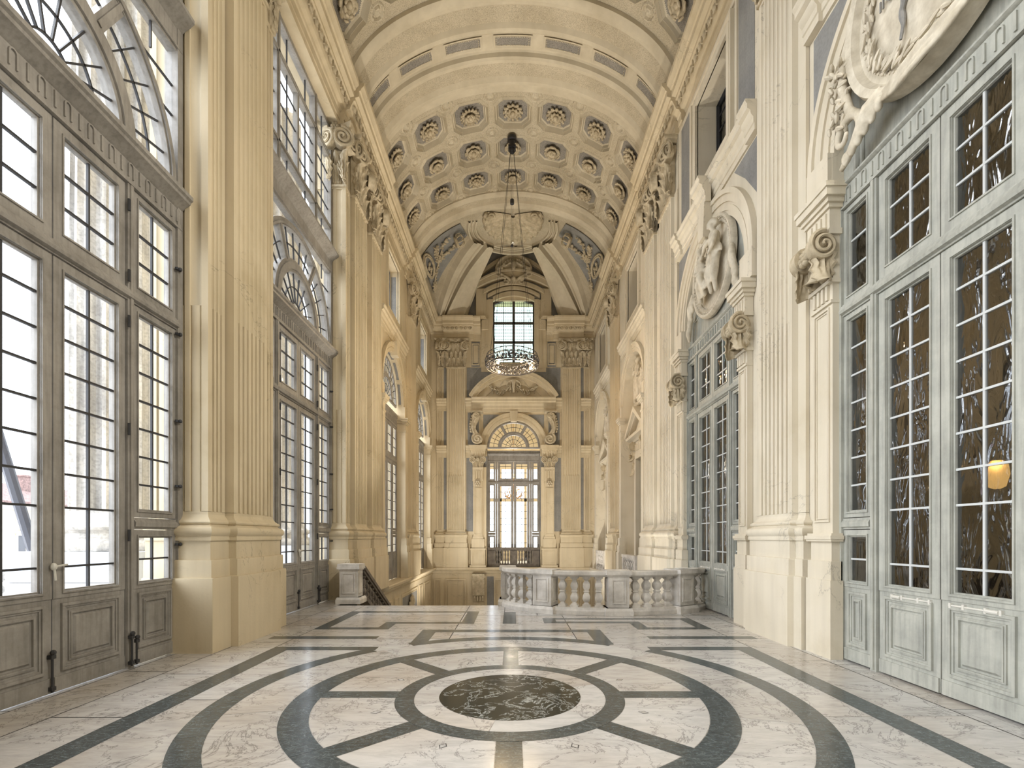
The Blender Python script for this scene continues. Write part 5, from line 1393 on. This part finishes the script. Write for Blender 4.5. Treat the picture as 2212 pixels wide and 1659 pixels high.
# ================================================================ end vault: shell niche with ribs
def dome(x, y):
    t_ = min(1, max(0,(y-20.5)/5.5)); return 12.85+2.75*math.sqrt(max(0,1-(x/4.3)**2))*math.sqrt(max(0,1-t_**4))
def dpt(x, y, off=0):
    e = .01; dx = (dome(x+e,y)-dome(x-e,y))/(2*e); dy = (dome(x,y+e)-dome(x,y-e))/(2*e)
    n = Vector((dx, dy, -1)); 
    if n.length > 6: n = n/n.length*6
    n.normalize(); p = Vector((x, y, dome(x,y)))+n*off; return tuple(p)
INN = [(-.92,23.06),(-1.27,23.99),(-1.68,24.87),(-2.03,25.52),(-2.30,25.84),(-2.46,25.97)]
MID = [(-1.25,22.79),(-1.73,23.42),(-2.36,24.18),(-2.99,25.03),(-3.40,25.58),(-3.64,25.94)]
OUT = [(-1.9,22.29),(-2.34,22.80),(-2.98,23.64),(-3.52,24.55),(-3.89,25.31),(-4.12,25.83)]
def cr(P, t):
    n = len(P)-1; i = min(int(t*n), n-1); f = t*n-i
    p0, p1, p2, p3 = P[max(i-1,0)], P[i], P[i+1], P[min(i+2,n)]
    return tuple(.5*((2*b)+(c_-a)*f+(2*a-5*b+4*c_-d_)*f*f+(-a+3*b-3*c_+d_)*f**3) for a,b,c_,d_ in zip(p0,p1,p2,p3))
ap = MB()
# web surface from the arch rib to the outer edge of the ribs and over the shell
NX, NY = 64, 40
def inn_x(y):
    if y < INN[0][1]: return 0
    for (xa,ya),(xb,yb) in zip(INN, INN[1:]):
        if ya <= y <= yb: return -(xa+(xb-xa)*(y-ya)/(yb-ya+1e-9))
    return 9
def web(u, v):
    y = 20.45+(1-(1-v)**1.6)*5.545; xm = 4.299; lo = min(inn_x(y), 2.5)
    return (y, lo, xm)
for s in (-1,1):
    ap.grid(NX, NY, lambda u,v: (lambda w_: (s*(w_[1]+(w_[2]-w_[1])*math.sin(u*PI/2)), w_[0], dome(w_[1]+(w_[2]-w_[1])*math.sin(u*PI/2), w_[0])))(web(u,v)), mi=0)
# lunette soffit from the ribs to the end wall
LUN = []
for s in (1,):
    pts = [INN[-1-i] for i in range(len(INN))]+[(-p[0], p[1]) for p in INN]
dense = []
for i in range(49):
    t_ = i/48; x, y = cr(INN[::-1], min(1, t_*2)) if t_ <= .5 else (lambda q: (-q[0], q[1]))(cr(INN, (t_-.5)*2))
    dense.append((x, y))
ap.loft([[(x, y, dome(x,y)) for x, y in dense], [(CX+x*(1.10 if y > 24 else 1.22), YF-.005, dome(x,y)+.78*(YF-y)) for x, y in dense]], closed=False, caps=False, mi=0)
# corner fill behind the cornice
# ribs
PRF = [(0,-.02),(0,.10),(.06,.16),(.12,.12),(.16,.10),(.40,.13),(.44,.17),(.50,.17),(.52,-.06),(.60,-.06),(.62,.12),(.70,.14),(.72,.09),(.84,.09),(.86,.14),(.96,.12),(1.0,0)]
for s in (-1,1):
    rings = []
    for k in range(33):
        t_ = k/32; I, Mi, O = cr(INN, t_), cr(MID, t_), cr(OUT, t_)
        ring = []
        for q, h in PRF:
            if q < .5: f = q/.5; x, y = I[0]+(Mi[0]-I[0])*f, I[1]+(Mi[1]-I[1])*f
            else: f = (q-.5)/.5; x, y = Mi[0]+(O[0]-Mi[0])*f, Mi[1]+(O[1]-Mi[1])*f
            p = dpt(x, y, h*1.25+(.13 if 0 < q < 1 else 0)); ring.append((p[0]*-s, p[1], p[2]))
        rings.append(ring)
    ap.loft(rings, closed=False, caps=False, mi=1)
# round frame of the shell and the flat band under it
def ringband(mb, r0, r1, h, a0, a1, cy=21.75, ex=1.0):
    mb.grid(60, 4, lambda u,v: dpt(ex*(r0+(r1-r0)*v)*math.cos(a0+(a1-a0)*u), cy+(r0+(r1-r0)*v)*math.sin(a0+(a1-a0)*u), h*(1 if 0 < v < 1 else 0)), mi=1)
for r0, r1, h in ((1.62,1.72,.08),(1.78,1.86,.06),(1.92,2.06,.10)): ringband(ap, r0, r1, h, -.30, PI+.30)
ap.grid(30, 3, lambda u,v: dpt(-.95+1.9*u, 23.08+.10*v-.16*math.sin(PI*u)*0, .10*(1 if 0 < v < 1 else 0)), mi=1)
vault_end = struct(ap.build('ceiling_shell_vault', [M_ST, M_STS], smooth=35))
# blue side panels with branch, crown and small medallion
AA = [(-4.10,21.30),(-3.62,21.22),(-3.0,21.14),(-2.30,21.08)]; BBp = [(-3.98,24.25),(-3.44,23.62),(-2.70,22.86),(-2.08,22.0)]
for s, nm in ((-1,'window side'),(1,'doorway side')):
    pm = MB()
    pm.grid(24, 16, lambda u,v: (lambda p: (p[0]*-s, p[1], p[2]))(dpt(*[a+(b-a)*v for a,b in zip(cr(AA,u), cr(BBp,u))], .02+(.03 if min(u,1-u) < .02 or min(v,1-v) < .03 else 0))), mi=0)
    pm.build('blue_panel', M_BL, vault_end, smooth=40)
    br = thing('branch_relief', 'stucco crown and leafy branch relief on the blue vault panel on the %s' % nm, 'relief', (s*3.4, 22.4, 14.5))
    m = MB(); Q = lambda u, v, h: (lambda p: (p[0]*-s, p[1], p[2]))(dpt(*[a+(b-a)*v for a,b in zip(cr(AA,u), cr(BBp,u))], h))
    random.seed(4)
    for stem in ([(.08,.88),(.22,.70),(.38,.52),(.55,.30),(.66,.24)],[(.34,.56),(.36,.30),(.40,.16)],[(.34,.56),(.52,.62),(.68,.70)],[(.08,.88),(.05,.95)]):
        P = [Q(*cr(stem, k/14), .11) for k in range(15)]; m.tube(P, .03, 6)
        for k in range(15):
            for _ in range(3):
                u, v = cr(stem, k/14); q = Vector(Q(min(.98,max(.02,u+random.uniform(-.05,.05))), min(.97,max(.03,v+random.uniform(-.06,.06))), .13)); m.ball(q, (.07,.05,.035), 6, 4, R=Matrix.Rotation(random.uniform(0,6.3),3,'Y'))
    m.build('leafy_branch', M_ORN, br)
    m = MB(); q = Vector(Q(.78,.42,.34)); nrm = (Vector(Q(.78,.42,.24))-q).normalized()
    m.M = Matrix.Translation(q) @ nrm.to_track_quat('Y','Z').to_matrix().to_4x4() @ Matrix.Diagonal((.95,.75,.95,1)); crown(m); m.build('crown', M_ORN, br)
    m = MB(); 
    for r_, h in ((.36,.11),(.30,.14)): m.tube([Q(.13+r_*.30*math.cos(2*PI*k/28), .34+r_*.95*math.sin(2*PI*k/28), h) for k in range(28)], .045, 6, wrap=True)
    for k in range(10): m.ball(Q(.13+.03*math.cos(k), (.30+.025*k), .12), .06, 6, 5)
    m.build('oval_medallion', M_ORN, br)
# the shell
sh = thing('scallop_shell', 'large stucco scallop shell at the crown of the end vault', 'relief', (0, 21.9, 15.4))
m = MB()
def shell(u, v):
    a = PI*(-.13+1.26*u); r = .06+.94*v
    rr = r*(1+.06*v*abs(math.cos(u*PI*15)))
    x = 1.28*rr*math.cos(a)*(1+.10*math.sin(a)); y = 21.15+(1.74 if math.sin(a) > 0 else .9)*rr*math.sin(a)
    h = .10+.13*v*(1-.5*v)+.085*v*abs(math.cos(u*PI*15))
    h = .05+(h-.05)*min(1, math.sin(PI*min(1,max(0,u)))*3)
    return dpt(x, y, h if v < 1 else .05)
m.grid(204, 18, shell)
m.build('fluted_shell', M_ORN, sh, smooth=60)
for s in (-1,1):
    m = MB(); m.tube([dpt(s*(.98+.26*(1-.8*k/22)*math.cos(-.3*PI+2.8*PI*k/22)), 20.98+.26*(1-.8*k/22)*math.sin(-.3*PI+2.8*PI*k/22), .12) for k in range(23)], [.07-.002*k for k in range(23)], 7)
    for k in range(7): m.tube([dpt(s*(.80+.02*k), 21.1+.03*k, .1), dpt(s*(1.12+.12*math.sin(k)), 20.9+.10*k, .16)], [.03,.06], 6)
    m.build('shell_curl', M_ORN, sh)
# ================================================================ rosettes in the coffers
def rosette_mb(kind):
    mb = MB(); random.seed(kind)
    lay = [[(8,.24,.10,.05),(8,.15,.08,.09)],[(12,.25,.06,.04),(10,.15,.05,.08)],[(6,.22,.13,.06),(6,.13,.09,.11)],[(16,.25,.045,.05),(8,.13,.07,.10)]][kind]
    for j, (n, r, w_, h) in enumerate(lay):
        for i in range(n):
            a = 2*PI*i/n+j*PI/n; R = Matrix.Rotation(a, 3, 'Z') @ Matrix.Rotation(-.35-.25*j, 3, 'Y')
            mb.ball((r*.62*math.cos(a), r*.62*math.sin(a), h), (r*.46, w_, .022), 8, 5, R=R)
            mb.ball((r*1.0*math.cos(a), r*1.0*math.sin(a), h+.035), (.035, w_*.8, .03), 6, 4, R=R)
    mb.ball((0,0,.10), (.065,.065,.06), 9, 6)
    return mb
ME_ROS = [mesh_of(rosette_mb(k), 'rosette', M_ORN, 60) for k in range(4)]
rown = {0:'first row beyond the broad rib', 1:'middle row of the three', 2:'last row before the shell vault'}
coln = {-3:'lowest on the window side', -2:'second up on the window side', -1:'third up on the window side', 0:'at the crown', 1:'third up on the doorway side', 2:'second up on the doorway side', 3:'lowest on the doorway side'}
def rosette(k, y, lab, i):
    p = Vector(vpt(k*CS, y, -.10)); n = (Vector(vpt(k*CS, y, .2))-p).normalized()
    o = bpy.data.objects.new('ceiling_rosette', ME_ROS[i % 4]); C.objects.link(o); o.location = p
    o.rotation_euler = n.to_track_quat('Z','Y').to_euler(); o.scale = (1.2,1.2,1.35)
    tag(o, lab, 'rosette', 'stucco rosettes in the vault coffers')
i = 0
for r_, y in enumerate(ROW3):
    for k in range(-3,4): rosette(k, y, 'rosette %s, %s' % (coln[k], rown[r_]), i*3+abs(k)); i += 1
for k in (-3,-2,-1,0,1,2,3): rosette(k, ROW2[2], 'large rosette %s, row before the broad rib' % coln[k], k+3)

# ================================================================ bowed marble balustrade at the stair head
b = thing('bowed_balustrade', 'bowed pale marble balustrade around the stair well opening', 'balustrade', (BX, BY-BB, 0))
def bow_sweep(mb, prof, a0, a1, n=48):
    rings = []
    for i in range(n+1):
        a = a0+(a1-a0)*i/n; x, y = bowed(a); nx, ny = BB*math.cos(a), BA*math.sin(a); l = math.hypot(nx, ny); nx, ny = nx/l, ny/l
        rings.append([(x+nx*o, y+ny*o, z) for o, z in prof])
    mb.loft(rings)
A_END = 2*PI-.20
m = MB(); bow_sweep(m, [(-.15,.78),(-.15,.80),(-.17,.82),(-.17,.885),(-.15,.90),(.15,.90),(.17,.885),(.17,.82),(.15,.80),(.12,.78)], PI+.06, A_END); m.build('handrail', M_MB, b, smooth=25)
m = MB(); bow_sweep(m, [(-.18,.002),(-.18,.08),(-.15,.11),(-.14,.15),(.14,.15),(.15,.11),(.18,.08),(.18,.002)], PI+.06, A_END); m.build('plinth', M_MB, b, smooth=25)
POSTS = [PI+.02, 4.02, 3*PI/2+.02, 5.45]
def post(mb, x, y, rz, w_=.21, d_=.19, h=.92):
    M = Matrix.Translation((x, y, 0)) @ Matrix.Rotation(rz, 4, 'Z'); k = MB(M)
    for za, zb, o in ((.002,.10,.075),(.10,.16,.045),(.16,.80,0),(.80,.83,.025),(.83,.89,.05),(.89,h,.04)): k.box(-w_-o,w_+o,-d_-o,d_+o,za,zb)
    k.frustum(-w_-.075, w_+.075, -d_-.075, d_+.075, .10, .16, .03)
    for sy in (-1,1):
        a, c = sorted((sy*d_, sy*(d_+.018)))
        for x0,x1,z0,z1 in ((-w_+.06,-w_+.085,.24,.74),(w_-.085,w_-.06,.24,.74),(-w_+.085,w_-.085,.24,.265),(-w_+.085,w_-.085,.715,.74)): k.box(x0,x1,a,c,z0,z1)
        k.box(-w_+.11,w_-.11,*sorted((sy*d_, sy*(d_+.008))),.29,.69)
    for sx in (-1,1):
        a, c = sorted((sx*w_, sx*(w_+.016)))
        for y0,y1,z0,z1 in ((-d_+.05,-d_+.07,.24,.74),(d_-.07,d_-.05,.24,.74),(-d_+.07,d_-.07,.24,.26),(-d_+.07,d_-.07,.72,.74)): k.box(a,c,y0,y1,z0,z1)
    mb.v += [v for v in k.v]; n = len(mb.v)-len(k.v)
    mb.f += [[n+i for i in f] for f in k.f]; mb.m += k.m
for a in POSTS:
    x, y = bowed(a); tx, ty = -BA*math.sin(a), BB*math.cos(a)
    m = MB()
    if a < PI+.1: post(m, x-.02, y+.06, 0, .15, .17)
    else: post(m, x, y, math.atan2(ty, tx))
    m.build('post', M_MB, b, smooth=0)
ME_BALB = mesh_of(baluster_mb(.635, .088), 'baluster', M_MB, 30)
def arc_between(a0, a1, n, lo, hi):
    """n angles spaced evenly by length between two posts"""
    K = 60; P = [a0+(a1-a0)*i/K for i in range(K+1)]; L = [0]
    for u, v in zip(P, P[1:]): L.append(L[-1]+math.dist(bowed(u), bowed(v)))
    out = []
    for i in range(n):
        t_ = lo+(L[-1]-lo-hi)*(i+.5)/n
        k = next(j for j in range(K) if L[j+1] >= t_); out.append(P[k]+(P[k+1]-P[k])*(t_-L[k])/(L[k+1]-L[k]))
    return out
for a0, a1, n, lo, hi in ((POSTS[0],POSTS[1],4,.20,.24),(POSTS[1],POSTS[2],4,.26,.25),(POSTS[2],POSTS[3],4,.26,.25),(POSTS[3],A_END,2,.28,.02)):
    for a in arc_between(a0, a1, n, lo, hi):
        x, y = bowed(a); tx, ty = -BA*math.sin(a), BB*math.cos(a)
        inst(ME_BALB, 'baluster', b, (x-BX, y-BY+BB, .148), (0,0,math.atan2(ty, tx)))
M_PAP = plain('paper_white', (236,234,228), .8)
random.seed(8)
for i, (x, y, rz) in enumerate(((3.62,10.42,.3),(3.98,10.72,.8))):
    m = MB(Matrix.Translation((0,0,0)))
    for k in range(4): 
        M = Matrix.Rotation(random.uniform(-.3,.3), 4, 'Z'); q = MB(M); q.box(-.13,.13,-.09,.09,.004*k,.004*k+.003); n = len(m.v); m.v += q.v; m.f += [[n+j for j in f] for f in q.f]; m.m += q.m
    o = m.build('leaflet_stack', M_PAP, smooth=0); o.location = (x, y, .925 if i == 0 else .905); o.rotation_euler = (0,0,rz)
    tag(o, ('white leaflets lying on the post cap at the bend of the bowed balustrade','white leaflets lying on the bowed handrail close to the green-grey doors')[i], 'papers')
# ---------------------------------------------------------------- newel and sloping stair rail on the window side
m = MB(); post(m, 0, 0, 0, .22, .19, .95)
t = thing('newel_post', 'square pale marble newel post at the head of the stairs by the far left window', 'post', (-3.93, 11.86, 0))
o = m.build('panelled_post', M_MB, t, local=True, smooth=0)
sr = thing('stair_rail', 'dark stone stair balustrade sloping down behind the marble newel post', 'balustrade', (-3.80, 12.2, 0))
Y0, Y1 = 12.16, 17.6
zr = lambda y: .78-.52*(y-Y0)
m = MB()
for h0, h1, wd in ((0,.10,.13),(-.06,0,.09),(-.72,-.60,.13)):
    m.loft([[(-3.80-wd,y,zr(y)+h0),(-3.80+wd,y,zr(y)+h0),(-3.80+wd,y,zr(y)+h1),(-3.80-wd,y,zr(y)+h1)] for y in (Y0,Y1)])
m.build('rail_and_string', M_DST, sr, smooth=0)
ME_BALD = mesh_of(baluster_mb(.56, .075), 'baluster', M_DST, 30)
for k in range(22):
    y = Y0+.22+.245*k; inst(ME_BALD, 'baluster', sr, (0, y-12.2, zr(y)-.61), (0,0,0))
# ================================================================ ring chandelier
cx, cy, cz = -.03, 17.0, 7.62
ch = thing('ring_chandelier', 'dark ring chandelier with crystals and warm bulbs hanging on long wires', 'chandelier', (cx, cy, cz))
M_BLK = plain('chandelier_black', (34,34,38), .35, spec=.5); M_CHR = plain('chandelier_chrome', (84,86,94), .3, metal=.8); M_CR = plain('crystal_clear', (120,124,134), .12, spec=.6)
M_BULB = plain('bulb_warm', (255,226,180), .3, emit=(255,196,120), es=22)
def hoop(mb, r, z, th): mb.tube([(cx+r*math.cos(2*PI*k/56), cy+r*math.sin(2*PI*k/56), z) for k in range(56)], th, 6, wrap=True)
m = MB()
for r, z, th in ((.88,cz+.30,.012),(.94,cz+.12,.014),(.90,cz-.10,.014),(.60,cz+.14,.014),(.62,cz-.06,.014),(.76,cz-.12,.012),(.72,cz+.24,.010)): hoop(m, r, z, th)
for k in range(28):
    a = 2*PI*k/28; c_, s_ = math.cos(a), math.sin(a)
    m.tube([(cx+c_*r, cy+s_*r, z) for r, z in ((.88,cz+.30),(.94,cz+.12),(.90,cz-.10),(.76,cz-.12),(.62,cz-.06),(.60,cz+.14),(.72,cz+.24),(.88,cz+.30))], .008, 5)
m.build('ring_frame', M_BLK, ch)
m = MB()
for k in range(28):
    a = 2*PI*(k+.5)/28
    for r, z in ((.625,cz+.05),(.915,cz+.01)):
        q = MB(Matrix.Translation((cx,cy,z)) @ Matrix.Rotation(a, 4, 'Z')); q.box(r-.012,r+.012,-.035,.035,-.05,.05); n = len(m.v); m.v += q.v; m.f += [[n+j for j in f] for f in q.f]; m.m += q.m
m.build('black_plates', M_BLK, ch, smooth=0)
m = MB(); random.seed(12)
for k in range(320):
    a = random.uniform(0, 2*PI); ph = random.uniform(0, 2*PI); r = .76+.16*math.cos(ph); z = cz+.05+.15*math.sin(ph)
    m.ball((cx+r*math.cos(a), cy+r*math.sin(a), z), random.uniform(.014,.026), 6, 4)
m.build('crystals', M_CR, ch, smooth=0)['kind'] = 'stuff'
m = MB()
for k in range(140):
    a = random.uniform(0, 2*PI); r = random.choice((.64,.92,.80)); m.ball((cx+r*math.cos(a), cy+r*math.sin(a), cz+random.uniform(-.1,.16)), .024, 6, 4)
m.build('metal_beads', M_CHR, ch, smooth=0)['kind'] = 'stuff'
m = MB()
BUL = [(cx+.66*math.cos(a), cy+.66*math.sin(a)) for a in (.15, 2.35, 3.9, 5.2)]
for x, y in BUL: m.ball((x, y, cz-.10), (.05,.05,.055), 10, 7)
m.build('bulbs', M_BULB, ch)
for x, y in BUL: lamp('chandelier_light', (x, y, cz-.28), 80, (1,.70,.38), .06, kind='POINT')
m = MB()
ztop = 15.42
for a in (.6, 2.5, 3.7, 5.7): m.tube([(cx+.86*math.cos(a), cy+.86*math.sin(a), cz+.28),(cx+.05*math.cos(a), cy+.05*math.sin(a), ztop-.25)], .007, 5)
for dx in (-.03, .03): m.tube([(cx+dx, cy, cz+.25),(cx+dx, cy, ztop)], .006, 5)
m.tube([(cx,cy,13.2),(cx,cy,13.35)], .07, 8); m.ball((cx,cy,11.75), .05, 8, 6)
m.build('suspension_wires', M_BLK, ch)
m = MB(); m.lathe([(.06,-.45),(.10,-.40),(.10,-.02),(.16,0),(.16,.10)], cx, cy, 16, z0=ztop); m.box(cx-.13,cx+.13,cy-.13,cy+.13,ztop-.30,ztop-.24); m.build('ceiling_hook', M_BLK, ch)

# ================================================================ unseen fill lamps added in the stair well to brighten vault and end wall
for i, (x, y) in enumerate(((-2.2,13.6),(2.2,13.6),(-2.6,20.5),(2.6,20.5))):
    z = ZL if x > 0 or y > 18 else -1.25
    t = thing('added_fill_lamp', 'black added fill lamp standing in the stair well, number %d' % i, 'lamp', (x, y, z))
    t['label'] = ('black added fill lamp on the stair flight','black added fill lamp below the bowed balustrade','black added fill lamp on the lower landing by the window wall','black added fill lamp on the lower landing by the doorway wall')[i]
    m = MB(); m.box(x-.16,x+.16,y-.16,y+.16,z+.005,z+.05); m.box(x-.14,x+.14,y-.10,y+.10,z+.10,z+.34); m.box(x-.18,x-.15,y-.03,y+.03,z+.04,z+.26); m.box(x+.15,x+.18,y-.03,y+.03,z+.04,z+.26); m.build('housing', M_BLK, t, smooth=0)
    lamp('added_fill_beam', (x, y, z+.42), 130 if i < 2 else 120, (1,.92,.80), .26, aim=(x*.25, y+.3, 14) if i < 2 else (x*.9, 26, 8.5), spread=1.3 if i < 2 else 1.6)

# ================================================================ outside: portico columns, terrace, square
M_CST = stone('portico_stone', (236,233,228), (186,183,179), sc=2.2, fine=22, drip=.5, grime=.32, speck=.22)
M_BLKS = stone('plinth_stone_pale', (206,212,222), (186,192,202), sc=1.5, drip=.12)
M_TER = stone('terrace_stone', (196,193,189), (172,169,165), sc=2)
def column(x, y, label, k=1.0):
    t = thing('portico_column', label, 'column', (x, y, -.02)); R0 = .69*k
    m = MB(); 
    a, c_ = .98*k, .95*k; m.box(x-a,x+a,y-a,y+a,-.02,.35); m.box(x-c_,x+c_,y-c_,y+c_,.355,.86); m.box(x-c_,x+c_,y-c_,y+c_,.868,1.36)
    m.build('pedestal', M_BLKS, t, smooth=0)
    m = MB(); m.lathe([(r*k,z) for r,z in [(.70,1.36),(.93,1.36),(.97,1.42),(.97,1.48),(.93,1.54),(.86,1.56),(.80,1.60),(.79,1.66),(.83,1.70),(.88,1.72),(.90,1.76),(.88,1.80),(.80,1.82),(.76,1.86),(.72,1.95),(.70,2.0)]], x, y, 40); m.build('base_mouldings', M_CST, t, smooth=40)
    m = MB(); nf = 20; P = []
    for i in range(nf):
        a0 = 2*PI*i/nf
        for f, d in ((0,0),(.12,0),(.16,.03),(.3,.075),(.5,.09),(.7,.075),(.84,.03),(.88,0)):
            a = a0+f*2*PI/nf; P.append((x+(R0-d*k)*math.cos(a), y+(R0-d*k)*math.sin(a)))
    m.loft([[(px,py,2.03) for px,py in P],[(px,py,6.5) for px,py in P],[(x+(px-x)*.9,y+(py-y)*.9,14.0) for px,py in P]])
    m.lathe([(.69*k,1.98),(.69*k,2.04)], x, y, 40)
    m.build('fluted_shaft', M_CST, t, smooth=30)
column(-7.05, 8.86, 'fluted weathered stone column seen through the near left window', 1.12)
column(-7.05, 14.5, 'fluted weathered stone column outside the second left window', 1.12)
column(-7.05, 19.6, 'fluted weathered stone column outside the nearer deep arched window', 1.12)
ter = MB(); ter.box(-10.6,-5.2,-6,27,-.5,-.02); struct(ter.build('floor_terrace', M_TER, smooth=0))
t = thing('terrace_balustrade', 'weathered grey stone balustrade along the terrace outside the windows', 'balustrade', (-9.6, 10, -.02))
m = MB(); m.box(-9.8,-9.4,-6,27,.82,1.0); m.box(-9.78,-9.42,-6,27,-.02,.14)
for y in [-3+2.8*k for k in range(11)]: m.box(-9.84,-9.36,y-.3,y+.3,.0,1.04)
m.build('rail_and_posts', M_CST, t, smooth=0)
ME_BALT = mesh_of(baluster_mb(.70, .10), 'baluster', M_CST, 30)
for k in range(11):
    for j in range(6):
        y = -3+2.8*k+.5+.36*j
        if 4 < y < 24: inst(ME_BALT, 'baluster', t, (0, y-10, .15))
t = thing('banner_pole', 'dark slanting pole outside the lower left window pane', 'pole', (-9.62, 9.87, 1.03))
m = MB(); m.tube([(-9.62,9.87,1.06),(-10.9,9.97,4.9)], .095, 8); m.box(-9.72,-9.52,9.77,9.97,1.025,1.10); m.build('pole', plain('pole_dark', (66,68,78), .6), t)
# houses across the square
M_YEL = stone('house_render_yellow', (236,222,196), (226,210,182), sc=.2, drip=.08); M_ROOF = stone('roof_tiles_red', (168,140,134), (136,114,110), sc=1.5, fine=6, speck=.3)
M_TRIM = plain('house_trim_cream', (240,232,214), .8); M_PANE = plain('house_window_dark', (96,98,104), .4)
GZ = -9.0
h = thing('town_house', 'yellow rendered house with red tiled roof far outside the left window', 'building', (-66, 68, GZ))
m = MB(); m.box(-78,-66,40,96,GZ,5.9); m.build('wall', M_YEL, h, smooth=0)
m = MB(); m.prism([(-79,5.95),(-65.2,5.95),(-65.2,6.3),(-72,9.2),(-79,6.3)], lambda p,q,k: (p,k,q), 39.5, 96.5); m.build('roof', M_ROOF, h, smooth=0)
m = MB(); m.box(-65.99,-65.6,39.5,96.5,5.2,5.9); m.box(-65.99,-65.8,40,96,2.6,2.95); m.box(-65.99,-65.8,40,96,-1.2,-.8); m.build('cornice', M_TRIM, h, smooth=0)
for k in range(12):
    for z0, zz in ((3.4,1.5),(-.4,2.2)):
        y = 42.5+4.6*k
        f = MB(); rring(f, y-.75, y+.75, z0-.2, z0+zz+.2, .22, -65.98, -65.85)
        if zz > 2: f.prism([(y-1.0,z0+zz+.25),(y+1.0,z0+zz+.25),(y,z0+zz+.8)], lambda p,q,k_: (k_,p,q), -65.98, -65.75)
        fo_ = f.build('window', M_TRIM, h, smooth=0)
        f = MB(); f.box(-65.98,-65.93,y-.52,y+.52,z0+.03,z0+zz-.03); f.build('pane', M_PANE, fo_, smooth=0)
for y in (58.5, 70.0, 84):
    m = MB(); m.box(-70.6,-69.6,y-.6,y+.6,7.4,10.2); m.box(-70.75,-69.45,y-.75,y+.75,10.2,10.45); m.build('chimney', M_ROOF, h, smooth=0)
gr = MB(); gr.box(-140,-9.5,-40,140,GZ-.3,GZ-.01); struct(gr.build('ground_square', M_TER, smooth=0))

# ================================================================ unseen fill lamps added over the near right door to brighten the left pier
for i, y in enumerate((3.9, 3.0)):
    t = thing('added_pier_fill', ('small black added fill lamp on the string course over the near right door','small black added fill lamp on the string course beside the near right pilaster')[i], 'lamp', (4.16, y, 9.26))
    m = MB(); m.box(4.10,4.24,y-.07,y+.07,9.255,9.28); m.box(4.15,4.19,y-.02,y+.02,9.28,9.36); m.tube([(4.26,y,9.44),(4.06,y,9.40)], .07, 12); m.build('housing', M_BLK, t)
    lamp('added_pier_fill_beam', (4.0, y, 9.39), 120, (1,.93,.82), .14, aim=(-4.3, 6.2+i*1.0, 3.6+i*2.5), spread=2.2)
